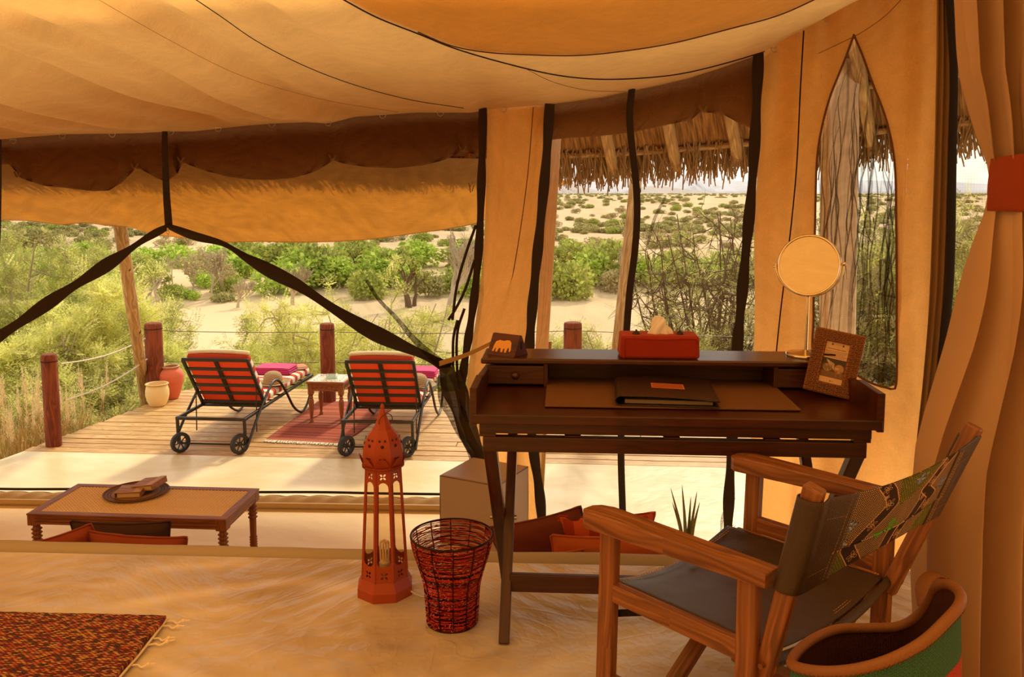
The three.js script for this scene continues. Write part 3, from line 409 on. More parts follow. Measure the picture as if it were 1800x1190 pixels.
  part('net_panel', surf((u, v) => { const yt = lerp(182, 98, u), y = lerp(yt, 948, v), x = lerp(yOn(lx, y), yOn(rx, y), u); return wal(x, y, S2).addScaledVector(n2, 0.03 + 0.01 * FB(x * 0.012, y * 0.006, 3, 2) + 0.012 * Math.sin(v * PI)); }, 50, 60, 1.2, 2.6), mNetLight, w);
  part('side_tape', strip(winL.map(([x, y]) => [x + 2, y]), S2, (u) => 16 + 2 * Math.sin(u * 50), 0.05, 90), mTape, w);
  part('side_tape', strip(winR.map(([x, y]) => [x - 4, y]), S2, (u) => 17 + 3 * Math.sin(u * 44), 0.05, 90), mTape, w);
  part('zip_tape', strip([[1111, 158], [1107, 200], [1110, 250], [1117, 310], [1120, 370], [1116, 440], [1107, 510], [1101, 590], [1094, 700], [1092, 790], [1095, 900]], S2, 11, 0.06, 90), mTape, w);
  for (const pts of [[[1170, 345], [1150, 385], [1138, 430]], [[1290, 870], [1270, 900], [1266, 940]]]) part('net_fold', strip(pts, S2, (u) => 1 + 2.5 * Math.sin(u * PI), 0.045, 20), netM(0.7, 0x5c4424), w);
  part('bottom_hem', strip([[948, 925], [1050, 938], [1160, 944], [1284, 948]], S2, 6, 0.05, 40), mTape, w);
  // arched netting, hanging in deep crinkles
  const w2 = structGroup('window_2');
  const xs = archUV.map((p) => p[0]), a0 = Math.min(...xs) + 0.002, a1 = Math.max(...xs) - 0.002;
  const yx = (x) => { const ys = []; for (let i = 0, j = archUV.length - 1; i < archUV.length; j = i++) { const [xi, yi] = archUV[i], [xj, yj] = archUV[j]; if ((xi <= x) !== (xj <= x)) ys.push(yi + (yj - yi) * (x - xi) / (xj - xi)); } return ys.sort((p, q) => p - q); };
  part('net_panel', surf((u, v) => { const x = lerp(a0, a1, u), [lo, hi] = yx(x), y = lerp(hi, lo, v); const fold = 0.02 * Math.sin(u * 40 + Math.sin(v * 5 + u * 9) * 2.2) + 0.012 * Math.sin(u * 90 + v * 7); const sh = 0.010 * Math.sin(u * 55 + v * 6 + N(u * 5, v * 4) * 3); const xx = clamp(x + sh * Math.min(1, 8 * u * (1 - u)), a0, a1); return V(S3[0] + s3u.x * xx, y, S3[1] + s3u.z * xx).addScaledVector(n3, -0.035 + fold); }, 150, 90, 0.9, 2), netM(0.5, 0x54432a), w2);
  const mFold2 = netM(0.8, 0x3a2e1c);
  for (let i = 0; i < 26; i++) { const rg = rngOf(900 + i), u = 0.06 + 0.88 * rg(), x = lerp(a0, a1, u), [lo, hi] = yx(x), pts = []; const s = rg() * 9, y0 = lerp(hi, lo, rg() * 0.3), y1 = lerp(hi, lo, 0.6 + 0.38 * rg()); for (let k = 0; k <= 8; k++) { const xx = clamp(x + 0.05 * N(k * 0.5, s) , a0, a1); pts.push(V(S3[0] + s3u.x * xx, lerp(y0, y1, k / 8), S3[1] + s3u.z * xx).addScaledVector(n3, -0.02)); } part('net_fold', ribbon(pts, (q) => 0.002 + 0.006 * Math.sin(q * PI), s3u, 30, 0.001), mFold2, w2); }
  // zipped edge of the right-hand netting doorway
  const d2 = structGroup('door_2');
  part('net_panel', surf((u, v) => V(lerp(S4[0], S4[2], u), lerp(2.45, -0.62, v), lerp(S4[1], S4[3], u)).addScaledVector(n4, 0.02 * Math.sin(u * 30) + 0.02 * FB(u * 8, v * 4, 2, 2)), 60, 30, 2, 3), netM(0.55, 0x8a7a5c), d2);
  const le = [[1640, -120], [1640, 0], [1638, 130], [1633, 330], [1626, 520], [1616, 660], [1604, 790], [1596, 950]], ri = [[1664, -120], [1668, 0], [1675, 130], [1673, 280], [1671, 420], [1668, 500], [1655, 640], [1640, 790], [1632, 950]];
  const cle = curveOf(le.map(([x, y]) => V(x, y, 0))), cri = curveOf(ri.map(([x, y]) => V(x, y, 0)));
  const S34 = [S3[2] - 0.05, S3[3] + 0.05, S3[2] + 0.3, S3[3] + 0.12];
  part('gathered_edge', surf((u, v) => { const p = cle.getPoint(v).lerp(cri.getPoint(v), u); return wal(p.x, p.y, S34).addScaledVector(V(0, 0, 1), 0.03 + 0.012 * Math.sin(u * 22 + v * 3) + 0.006 * FB(u * 3, v * 9, 1, 2)); }, 30, 60, 0.12, 3), M(0x8a6a44, 0.95, { bumpMap: T.crinkle, bumpScale: 0.004 }), d2);
  part('zip_tape', strip(ri.map(([x, y]) => [x - 6, y]), S34, 13, 0.06, 80), M(0x1c130c, 0.9), d2);
  // threshold of the doorway: rolled hem over a pole lying on the floor
  const th = structGroup('door_sill');
  const z0 = (x, o) => V(x, 0, S0[1] + (x - S0[0]) * (S0[3] - S0[1]) / (S0[2] - S0[0]) + o);
  const hem = []; for (let i = 0; i <= 40; i++) { const x = lerp(-4.6, -0.25, i / 40); hem.push(z0(x, 0.03).setY(LOW + 0.05 + 0.012 * N(x * 1.3, 4))); }
  part('hem_cloth', surf((u, v) => { const x = lerp(-4.6, -0.25, u), k = Math.sin(v * PI); return z0(x, 0.0 + v * 0.16).setY(LOW + 0.01 + 0.03 * k * (1 + 0.5 * N(x * 2, 1)) + 0.006 * Math.sin(x * 40 + v * 6) * k); }, 160, 10, 4, 0.3), M(0xa98a58, 0.95, { bumpMap: T.weave, bumpScale: 0.001 }), th);
  part('hem_tape', tube(hem, 0.009, 120, 6), mTape, th);
  part('floor_pole', tube([z0(-4.6, 0.2).setY(LOW + 0.022), z0(-0.4, 0.2).setY(LOW + 0.022)], 0.02, 4, 10), M(0xb89c6c, 0.6), th);
}
// right-hand curtain, gathered by a wide red band
{
  const Z = -2.28, t = thing('curtain', 'tall tan curtain gathered by a wide red band at the right edge', 'curtain');
  const L = [[-0.25, 1668], [-0.05, 1676], [0, 1680], [130, 1688], [230, 1716], [290, 1733], [330, 1735], [372, 1728], [430, 1712], [520, 1690], [600, 1668], [660, 1648], [740, 1622], [800, 1606], [900, 1600], [1240, 1598]].map(([y, x]) => [y < 1 && y < 0 ? y * 600 : y, x]), Rr = [[-150, 1815], [0, 1808], [130, 1808], [230, 1803], [290, 1797], [370, 1794], [450, 1800], [600, 1806], [800, 1806], [1000, 1800], [1240, 1795]];
  const bottomPx = 1108, H0 = dep(1700, -150, Z).y;
  const sheet = (y0, y1, nf, amp, ph) => surf((u, v) => { const py = lerp(y0, y1, v), gather = Math.exp(-(((py - 330) / 120) ** 2)), x = lerp(yOn(L, py), yOn(Rr, py), u); const p = dep(x, py, Z); const a = amp * (1 - 0.55 * gather); p.z += a * Math.sin(u * nf * 2 * PI + ph + 0.6 * N(v * 2.2, ph)) + 0.02 * FB(u * 6 + ph, v * 2.5, ph, 2); p.z += 0.07 * Math.sin(u * PI); p.x += 0.008 * Math.sin(u * nf * 4 * PI + 1 + ph); return p; }, 110, 50, 1.3, 2.3);
  const mC = M(0xffffff, 1, { bumpMap: T.weave, bumpScale: 0.0006, transmission: 0.28, thickness: 0, specularIntensity: 0.15, color: 0xd2b08c });
  const top = (() => sheet(-140, 325, 4.6, 0.085, 0.4))(), bot = (() => sheet(325, 1232, 3.1, 0.12, 1.9))();
  part('upper_drape', top, mC, t); part('lower_drape', bot, mC, t);
  const tl = [[1733, 290], [1728, 330], [1727, 370]], tr = [[1799, 300], [1798, 330], [1796, 371]];
  part('tie_band', slab(surf((u, v) => { const a = along(tl.map(([x, y]) => dep(x, y, Z)), v), b = along(tr.map(([x, y]) => dep(x, y, Z)), v), p = a.lerp(b, u); p.z += 0.03 + 0.085 * Math.sin(u * PI) ** 0.6 + 0.006 * FB(u * 3, v * 3, 1, 2); p.y += 0.03 * Math.sin(u * PI * 0.8 + 0.5) * (1 - v) ; return p; }, 30, 14, 0.25, 0.15), 0.006), M(0x8e3618, 0.9, { bumpMap: T.weave, bumpScale: 0.001, sheen: 0.2, sheenColor: new THREE.Color(1, 0.5, 0.3) }), t);
}
solo('net_drape', surf((u, v) => { const p = dep(lerp(1772 - 10 * v, 1850, u), lerp(1040, 1260, v), -2.36); p.z += 0.02 * Math.sin(u * 30 + v * 3); return p; }, 60, 10, 0.3, 0.5), new THREE.MeshStandardMaterial({ color: 0xf4ead4, roughness: 1, transparent: true, opacity: 0.75, side: THREE.DoubleSide }), 'pale white net hanging behind the curtain in the bottom right corner', 'net');
// ---------- writing desk and what stands on it ----------
const mDesk = M(0xccac98, 0.42, { map: T.wood, bumpMap: T.wood, bumpScale: 0.0008, clearcoat: 0.25, clearcoatRoughness: 0.35 });
const mDeskTop = M(0xccac98, 0.3, { map: T.wood, bumpMap: T.wood, bumpScale: 0.0006, clearcoat: 0.4, clearcoatRoughness: 0.25 });
const deskYaw = -3.5 * PI / 180, DC = V(0.5, 0, -2.77), TOP = 0.755, SHELF = 0.855;
const onDesk = (x, y, z) => V(x, y, z).applyAxisAngle(V(0, 1, 0), deskYaw).add(DC);
{
  const t = thing('writing_desk', 'dark wooden campaign desk with raised back shelf and crossed legs', 'desk', DC, deskYaw), W = 1.225;
  part('tray_floor', bx(W - 0.04, 0.022, 0.56, 0, TOP - 0.011, 0, 0.004), mDeskTop, t);
  part('front_edge', bx(W - 0.01, 0.03, 0.022, 0, TOP - 0.013, 0.279, 0.004), mDesk, t);
  const prof = [[-0.285, TOP - 0.03], [-0.285, SHELF - 0.02], [-0.10, SHELF - 0.02], [-0.075, SHELF - 0.028], [0.262, TOP + 0.045], [0.288, TOP + 0.028], [0.29, TOP - 0.03]];
  for (const s of [-1, 1]) part('side_cheek', mv(shapeGeo(prof.map(([z, y]) => [-z, y]), 0.016, 0.003), s * (W / 2 - 0.012) + 0.008 , 0, 0, 0, -PI / 2).translate(0, 0, 0), mDesk, t);
  part('back_board', bx(W - 0.04, 0.1, 0.018, 0, TOP + 0.045, -0.275, 0.003), mDesk, t);
  part('shelf', bx(W + 0.005, 0.02, 0.2, 0, SHELF - 0.01, -0.19, 0.006), mDeskTop, t);
  for (const s of [-1, 1]) {
    part('partition', bx(0.014, 0.08, 0.17, s * 0.39, TOP + 0.04, -0.185, 0.002), mDesk, t);
    const dr = part('drawer', [bx(0.2, 0.066, 0.014, 0, 0, 0, 0.004), bx(0.19, 0.058, 0.14, 0, 0, -0.075, 0.002)], mDesk, t, { at: [s * 0.495, TOP + 0.041, -0.105] });
    part('knob', prep(mv(lathe([[0.004, 0], [0.005, 0.008], [0.011, 0.013], [0.013, 0.019], [0.009, 0.025], [0, 0.027]], 18), 0, 0, 0, PI / 2)).translate(0, 0, 0.006), mDesk, dr);
  }
  part('apron', bx(W - 0.055, 0.035, 0.022, 0, TOP - 0.045, 0.255, 0.003), mDesk, t); part('apron', bx(W - 0.055, 0.035, 0.022, 0, TOP - 0.045, -0.265, 0.003), mDesk, t);
  for (const s of [-1, 1]) part('apron', bx(0.022, 0.035, 0.5, s * (W / 2 - 0.05), TOP - 0.045, 0, 0.003), mDesk, t);
  for (const z of [0.245, -0.25]) part('stand_rail', bx(W - 0.075, 0.048, 0.03, 0, 0.657, z, 0.004), mDesk, t);
  for (const x of [-0.3, 0.0, 0.3]) part('webbing', bx(0.05, 0.003, 0.5, x, 0.6825, 0, 0.001), M(0x6b5134, 0.9), t);
  for (const x of [-0.56, 0.56]) for (const z of [0.245, -0.25]) part('spacer', bx(0.05, 0.012, 0.03, x, 0.687, z, 0.001), mDesk, t);
  for (const s of [-1, 1]) {
    part('leg', bar([s * 0.555, 0.645, 0.235], [s * 0.535, 0.0, -0.245], 0.042, 0.034, 0.004, V(0, 0, 1)), mDesk, t);
    part('leg', bar([s * 0.508, 0.645, -0.24], [s * 0.512, 0.0, 0.235], 0.034, 0.034, 0.004, V(0, 0, 1)), mDesk, t);
    part('pivot_bolt', prep(mv(new THREE.CylinderGeometry(0.008, 0.008, 0.09, 10), s * 0.53, 0.325, 0, 0, 0, PI / 2)), mMetal, t);
  }
  part('stretcher', bx(1.0, 0.06, 0.022, 0, 0.155, 0.125, 0.004), mDesk, t);
}
solo('desk_pad', mv(bx(0.785, 0.006, 0.37, 0, 0, 0, 0.003), 0.505, TOP + 0.005, -2.765, 0, deskYaw), M(0x6e4a2c, 0.6, { bumpMap: T.leather, bumpScale: 0.0008 }), 'large flat brown leather pad covering the middle of the desk', 'desk pad');
{ // ring binder of leather lying on the pad
  const t = thing('leather_folder', 'dark glossy leather folder with an orange label lying on the pad', 'folder', onDesk(0.008, TOP + 0.0085, 0.04), deskYaw - 0.05), w = 0.30, d = 0.30;
  const mL = M(0x33201a, 0.32, { bumpMap: T.leather, bumpScale: 0.001, clearcoat: 0.3, clearcoatRoughness: 0.4 });
  part('back_cover', bx(w, 0.004, d, 0, 0.002, 0, 0.002), mL, t);
  part('front_cover', slab(surf((u, v) => V(lerp(-w / 2, w / 2, u), 0.032 - 0.010 * u + 0.004 * Math.sin(u * PI) , lerp(-d / 2, d / 2, v)), 20, 6, 0.3, 0.3), -0.004), mL, t);
  part('spine', slab(surf((u, v) => { const a = lerp(PI / 2, PI * 1.5, u); return V(-w / 2 + Math.cos(a) * 0.02, 0.016 + Math.sin(a) * 0.016, lerp(-d / 2, d / 2, v)); }, 12, 4, 0.07, 0.3), 0.003), mL, t);
  part('pages', [bx(w - 0.03, 0.012, d - 0.03, -0.004, 0.0115, 0, 0.001)], M(0x8a7c6a, 0.9), t);
  const lb = canvasTex(128, 64, (c, W, H) => { c.fillStyle = '#cf8a5c'; c.fillRect(0, 0, W, H); c.fillStyle = '#a85424'; c.fillRect(3, 3, W - 6, H - 6); c.strokeStyle = '#8a4418'; c.lineWidth = 1.5; for (const y of [26, 40]) { c.beginPath(); c.moveTo(34, y); for (let x = 34; x < 94; x += 4) c.lineTo(x, y + Math.sin(x * 1.7 + y) * 2.5); c.stroke(); } });
  const g = prep(new THREE.PlaneGeometry(0.105, 0.07).rotateX(-PI / 2)); part('label', slab(mergeVertices(g), 0.0005).translate(0.0, 0.0325, 0.0), M(0xffffff, 0.7, { map: lb }), t, { turn: [0, 0, -0.033], label: 'orange paper label' });
}
{ // folded wooden sign with carved elephants in pale relief
  const t = thing('wooden_sign', 'small folded wooden tent sign with a carved pale elephant on its face', 'sign', onDesk(-0.528, SHELF + 0.001, -0.175), -0.62);
  const h = 0.085, w = 0.115, b = 0.08; const mW = M(0xffffff, 0.5, { map: T.wood, color: 0xe0a880 });
  const tri = shapeGeo([[-b / 2, 0], [b / 2, 0], [0.004, h * 0.8], [-0.004, h * 0.8]], w, 0.002); part('body', mv(tri, -w / 2, 0, 0, 0, PI / 2), mW, t);
  const el = [[-0.04, 0.0], [-0.038, 0.022], [-0.034, 0.036], [-0.02, 0.042], [-0.002, 0.04], [0.01, 0.044], [0.022, 0.044], [0.031, 0.036], [0.033, 0.024], [0.036, 0.012], [0.034, 0.004], [0.03, 0.006], [0.029, 0.016], [0.024, 0.019], [0.02, 0.012], [0.018, 0.0], [0.012, 0.0], [0.011, 0.013], [0.004, 0.014], [0.002, 0.0], [-0.004, 0.0], [-0.006, 0.013], [-0.016, 0.014], [-0.019, 0.0], [-0.025, 0.0], [-0.027, 0.014], [-0.032, 0.012], [-0.035, 0.0]];
  const eg = shapeGeo(el, 0.002, 0.001); eg.translate(0, 0.012, 0); eg.rotateX(-Math.atan2(b / 2 - 0.004, h * 0.8)); eg.translate(0, 0, b / 2); part('elephant_relief', eg, M(0xe2a24a, 0.6), t, { label: 'pale carved elephant' });
  part('slot', bx(0.004, 0.028, 0.006, w / 2 + 0.001, 0.036, 0, 0.0005), M(0x1c0d06, 1), t);
}
{ // red fabric tissue box
  const t = thing('tissue_box', 'red felt tissue cover with two dark buttons and a white tissue on top', 'tissue box', onDesk(0.0, SHELF, -0.175), deskYaw), w = 0.268, h = 0.078, d = 0.125;
  const mR = M(0x96280f, 0.95, { bumpMap: T.soft, bumpScale: 0.004, sheen: 0.5, sheenColor: new THREE.Color(1, 0.4, 0.3) });
  const g = bx(w, h, d, 0, h / 2, 0, 0.012, 6), p = g.attributes.position; for (let i = 0; i < p.count; i++) { const x = p.getX(i), y = p.getY(i); p.setY(i, y + (y > h * 0.6 ? 0.006 * Math.abs(x / (w / 2)) ** 4 - 0.003 : 0)); p.setX(i, x * (1 + 0.02 * (1 - y / h)) + 0.003 * N(x * 30, y * 40)); p.setZ(i, p.getZ(i) + 0.003 * N(x * 25, y * 20, 3)); } g.computeVertexNormals();
  part('felt_cover', g, mR, t);
  part('front_seam', tube([[-w / 2 + 0.01, 0.004, d / 2 + 0.003], [-w / 2 + 0.012, 0.062, d / 2 + 0.002], [-w / 2 + 0.026, 0.071, d / 2 - 0.002], [0, 0.068, d / 2 - 0.001], [w / 2 - 0.02, 0.071, d / 2 - 0.002], [w / 2 - 0.006, 0.06, d / 2 + 0.001]], 0.003, 50, 6), mR, t);
  for (const x of [-0.078, 0.072]) part('button', lathe([[0.013, 0], [0.013, 0.004], [0.009, 0.009], [0.004, 0.011], [0.003, 0.016], [0, 0.017]], 16).translate(x, h + 0.001, 0.02), M(0x1e1712, 0.4), t);
  const tg = surf((u, v) => { const a = u * PI * 2, r = lerp(0.034, 0.006, v) * (1 + 0.35 * Math.sin(a * 3 + v * 4) * (0.3 + v)), k = Math.sin(a * 7 + v * 3) * 0.004; return V(Math.cos(a) * (r * 1.25 + k) + 0.006 + 0.016 * v * Math.sin(a), h - 0.008 + 0.06 * v ** 0.7 * (1 - 0.2 * Math.cos(a)), Math.sin(a) * (r * 0.6 + k)); }, 60, 16, 0.2, 0.1);
  part('tissue', tg, M(0xffffff, 0.95, { transmission: 0.3, thickness: 0 }), t, { label: 'white paper tissue' });
}
{ // round shaving mirror on a stand
  const t = thing('mirror', 'round chrome tabletop mirror on a thin stem at the desk shelf end', 'mirror', onDesk(0.515, SHELF, -0.2), 0), mC = M(0xe8dcc4, 0.12, { metalness: 1 });
  part('base', lathe([[0.066, 0], [0.068, 0.004], [0.068, 0.01], [0.062, 0.013], [0.02, 0.018], [0.008, 0.022], [0, 0.022]], 40), mC, t);
  part('stem', lathe([[0.0062, 0.02], [0.0062, 0.205], [0.008, 0.21], [0.008, 0.222], [0.005, 0.228]], 16), mC, t);
  const R = 0.104, cy = 0.318, yoke = []; for (let i = 0; i <= 24; i++) { const a = PI + i / 24 * PI; yoke.push([Math.cos(a) * (R + 0.013) * 0.9 * 1.06, cy + Math.sin(a) * (R + 0.002), 0.0]); }
  const head = part('yoke', tube(yoke, 0.0042, 50, 8), mC, t, { turn: [0, -0.5, 0] });
  const hd = part('mirror_rim', prep(mv(lathe([[R - 0.004, -0.008], [R, -0.009], [R + 0.003, -0.006], [R + 0.003, 0.006], [R, 0.009], [R - 0.005, 0.008], [R - 0.006, 0.005]], 64), 0, 0, 0, PI / 2)), mC, t, { at: [0, cy, 0], turn: [-0.16, -0.55, 0] });
  part('mirror_glass', prep(mv(new THREE.CylinderGeometry(R - 0.004, R - 0.004, 0.008, 64), 0, 0, 0.002, PI / 2)), M(0xd8c8ac, 0.02, { metalness: 1 }), hd);
  for (const s of [-1, 1]) part('hinge_knob', prep(mv(lathe([[0, -0.006], [0.005, -0.005], [0.007, 0], [0.005, 0.008], [0, 0.01]], 14), s * (R + 0.01), 0, 0, 0, 0, -s * PI / 2)), mC, hd);
}
{ // woven photo frame with its printed card
  const card = canvasTex(256, 448, (c, W, H) => {
    c.fillStyle = '#d9b490'; c.fillRect(0, 0, W, H); 
    c.fillStyle = '#4a3426'; c.fillRect(66, 24, 16, 20); c.fillRect(176, 24, 16, 20); c.fillStyle = '#a07c5e'; for (let i = 0; i < 8; i++) { c.fillRect(90 + i * 10, 27, 2, 14); c.fillRect(90 + i * 10, 27 + (i % 3) * 6, 7, 2); } c.fillRect(92, 50, 56, 2);
    c.fillStyle = '#5f4534'; for (const [x, w] of [[34, 40], [80, 36], [124, 40], [172, 48]]) for (let i = 0; i < w; i += 7) c.fillRect(x + i, 76 + (i % 2) * 2, 5, 9); c.fillStyle = '#7b5c44'; for (let i = 0; i < 5; i++) c.fillRect(18 + (i % 2) * 4, 104 + i * 15, 218 - (i % 3) * 14, 4);
    c.fillStyle = '#5d4334'; c.fillRect(0, 182, W, 200); c.fillStyle = '#43352c'; c.fillRect(0, 182, W, 60); c.fillStyle = '#7c5b3c'; c.fillRect(0, 320, W, 62);
    c.strokeStyle = '#e0c8a8'; c.lineWidth = 5; for (let i = 0; i < 9; i++) { c.beginPath(); c.moveTo(50 + i * 10, 196 + i * 4); c.lineTo(66 + i * 9, 226 + i * 9); c.stroke(); } c.fillStyle = '#a98660'; c.beginPath(); c.ellipse(72, 280, 46, 40, 0.3, 0, 7); c.fill(); c.fillStyle = '#2e211a'; for (let i = 0; i < 7; i++) c.fillRect(36 + i * 12, 250 + (i % 3) * 12, 5, 40);
    c.fillStyle = '#b28a60'; c.beginPath(); c.ellipse(190, 280, 48, 48, 0, 0, 7); c.fill(); c.fillStyle = '#8b6846'; c.fillRect(160, 300, 18, 66); c.fillRect(208, 300, 16, 60); c.fillStyle = '#d9bb92'; c.fillRect(150, 272, 40, 12); c.fillStyle = '#33261c'; c.fillRect(120, 412, 12, 10); c.fillStyle = '#7b5c44'; c.fillRect(136, 415, 20, 4);
  });
  const t = thing('photo_frame', 'woven rattan photo frame with a printed card leaning at the desk corner', 'photo frame', onDesk(0.532, TOP + 0.002, 0.0), -0.42), w = 0.148, h = 0.205, iw = 0.078, ih = 0.14, tilt = new THREE.Group();
  const wv = tex(128, 128, (u, v) => { const i = Math.floor(u * 16), j = Math.floor(v * 8), a = (u * 16) % 1, b = (v * 8) % 1, o = (i + j) % 2; const e = o ? Math.sin(a * PI) ** 0.5 * (0.5 + 0.5 * Math.sin(b * PI)) : Math.sin(b * PI) ** 0.5 * (0.5 + 0.5 * Math.sin(a * PI)); const k = e * (0.8 + 0.3 * N(i * 3.1, j * 2.3)); return [70 + 110 * k, 40 + 68 * k, 18 + 34 * k]; }, true, [1 / 0.1, 1 / 0.1]);
  const mWv = M(0xffffff, 0.55, { map: wv, bumpMap: wv, bumpScale: 0.003 });
  const lean = [-0.20, 0, -0.16], place = { at: [0, 0.012, 0], turn: lean };
  part('woven_border', metric(shapeGeo([[-w / 2, 0], [w / 2, 0], [w / 2, h], [-w / 2, h]], 0.008, 0.003, [[[-iw / 2, (h - ih) / 2], [-iw / 2, (h + ih) / 2], [iw / 2, (h + ih) / 2], [iw / 2, (h - ih) / 2]]])), mWv, t, place);
  const strands = []; for (let r = 0; r < 18; r++) for (let cidx = 0; cidx < 14; cidx++) { const x = -w / 2 + (cidx + 0.5) * w / 14, y = (r + 0.5) * h / 18; if (Math.abs(x) < iw / 2 + 0.003 && Math.abs(y - h / 2) < ih / 2 + 0.003) continue; const o = (r + cidx) % 2; strands.push(bx(o ? 0.0115 : 0.0075, o ? 0.0085 : 0.013, 0.004, x, y, 0.011, 0.0018, 1)); }
  part('rattan_strand', strands, mWv, t, { ...place, kind: 'stuff' });
  const cg = prep(new THREE.PlaneGeometry(iw, ih)); part('card', cg.translate(0, h / 2, 0.004), M(0xffffff, 0.6, { map: card }), t, { ...place, label: 'printed card with a zebra and elephant picture' });
  part('backing', bx(w - 0.01, h - 0.01, 0.004, 0, h / 2, -0.001, 0.001), M(0x3a2415, 0.9), t, place);
  part('strut', bar([0, 0.14, -0.02], [0.0, 0.0, -0.085], 0.04, 0.004, 0.001, V(0, 0, 1)), M(0x3a2415, 0.9), t);
}
// ---------- lantern, wire basket, pouf, cane table, cushions, rugs ----------
{
  const t = thing('lantern', 'tall orange red pierced metal floor lantern with a pointed dome', 'lantern', [-0.455, 0, -2.93], 0.12); t.scale.setScalar(0.965);
  const mP = M(0xa4441f, 0.5, { bumpMap: T.soft, bumpScale: 0.002, metalness: 0.1 }), K = PI / 8, oct = (prof) => { const g = new THREE.LatheGeometry(prof.map(([r, y]) => new THREE.Vector2(r, y)), 8, K).toNonIndexed(); g.computeVertexNormals(); return metric(prep(g)); };
  part('plinth', oct([[0.098, 0.0], [0.107, 0.0], [0.107, 0.034], [0.104, 0.038], [0.086, 0.074], [0.083, 0.074], [0.083, 0.06]]), mP, t);
  const r0 = 0.088, r1 = 0.066, y0 = 0.07, y1 = 0.485, c8 = Math.cos(K);
  const mGlass = M(0xf2e6d2, 0.05, { transmission: 1, thickness: 0, ior: 1.3 });
  for (let i = 0; i < 8; i++) {
    const a0 = K + i * PI / 4, a1 = a0 + PI / 4, am = a0 + K;
    part('corner_bar', tube([[Math.cos(a0) * r0, y0, Math.sin(a0) * r0], [Math.cos(a0) * r1, y1, Math.sin(a0) * r1]], 0.0042, 4, 6), mP, t);
    // one pierced side: arch opening with rosettes above and below
    const h = Math.hypot(y1 - y0, (r0 - r1) * c8), w0 = r0 * Math.sin(K) * 2, w1 = r1 * Math.sin(K) * 2, wat = (y) => lerp(w0, w1, y / h) / 2;
    const hole = []; const ya = 0.075, yb = 0.345; const e = 0.0075;
    for (let k = 0; k <= 8; k++) { const an = PI + k / 8 * PI, ww = wat(ya) - e; hole.push([Math.cos(an) * ww, ya + Math.sin(an) * 0.02]); }
    for (let k = 0; k <= 8; k++) { const an = k / 8 * PI, ww = wat(yb) - e; hole.push([Math.cos(an) * ww, yb + Math.sin(an) * 0.022]); }
    const petals = (cx, cy, s) => [0, 1, 2, 3].map((q) => { const A = q * PI / 2 + PI / 4, P = []; for (let k = 0; k < 10; k++) { const b = k / 10 * 2 * PI, x = s * 0.62 + Math.cos(b) * s * 0.42, y = Math.sin(b) * s * 0.26; P.push([cx + x * Math.cos(A) - y * Math.sin(A), cy + x * Math.sin(A) + y * Math.cos(A)]); } return P; });
    const tri = (cx, cy, s, f) => [[cx - s, cy], [cx + s * 0.2, cy + s * f], [cx + s, cy]];
    const holes = [hole, ...petals(0, 0.024, 0.0155), ...petals(0, 0.388, 0.0135)]; 
    const sh = shapeGeo([[-w0 / 2, 0], [w0 / 2, 0], [w1 / 2, h], [-w1 / 2, h]], 0.0016, 0, holes.map((q) => q.slice().reverse()));
    const lean = Math.atan2((r0 - r1) * c8, y1 - y0); sh.rotateX(-lean); sh.translate(0, y0, r0 * c8); sh.rotateY(PI / 2 - am);
    part('pierced_side', sh, mP, t);
    const gg = prep(new THREE.PlaneGeometry(w1 * 0.95, h * 0.78)).translate(0, h * 0.5, -0.003); gg.rotateX(-lean); gg.translate(0, y0, r0 * c8); gg.rotateY(PI / 2 - am); part('glass_pane', gg, mGlass, t);
    // dome segment with its cut-outs, and the turned-up leaf at its foot
    const dome = [[0.072, 0.49], [0.078, 0.515], [0.077, 0.545], [0.068, 0.577], [0.054, 0.602], [0.036, 0.622]];
    const seg = surf((u, v) => { const q = along(dome.map(([r, y]) => V(r, y, 0)), v), A = lerp(a0, a1, u), rr = q.x * c8 / Math.cos(A - am); return V(Math.cos(A) * rr, q.y, Math.sin(A) * rr); }, 4, 14, 0.05, 0.15); part('dome_panel', seg, mP, t);
    const inset = []; for (const [u, v, s] of [[0.5, 0.5, 0.006], [0.3, 0.62, 0.004], [0.7, 0.62, 0.004]]) { const q = along(dome.map(([r, y]) => V(r, y, 0)), v), A = lerp(a0, a1, u); inset.push(mv(new THREE.SphereGeometry(s, 8, 6).scale(1, 1, 0.35), 0, 0, q.x * c8 / Math.cos(A - am), 0, 0).rotateX(-0.25 * v).translate(0, q.y, 0).rotateY(PI / 2 - A)); }
    for (let q = 0; q < 4; q++) { const A = q * PI / 2 + PI / 4, v = 0.22; const d = along(dome.map(([r, y]) => V(r, y, 0)), v); inset.push(mv(new THREE.SphereGeometry(0.006, 8, 6).scale(1, 0.45, 0.35), Math.cos(A) * 0.0085, Math.sin(A) * 0.0085, d.x * c8, 0, 0, 0).rotateX(0).translate(0, d.y, 0).rotateY(PI / 2 - am)); }
    part('dome_piercing', inset, M(0x4a1608, 0.9), t, { kind: 'stuff' });
    const leaf = surf((u, v) => { const A = lerp(a0, a1, u), k = Math.sin(u * PI) ** 0.7, r = (0.069 + 0.024 * v ** 1.1 * k), y = 0.486 + (0.03 + 0.014 * k) * v * k; const rr = r * c8 / Math.cos(A - am); return V(Math.cos(A) * rr, y, Math.sin(A) * rr); }, 10, 6, 0.05, 0.04); part('collar_leaf', slab(leaf, 0.0012), mP, t);
  }
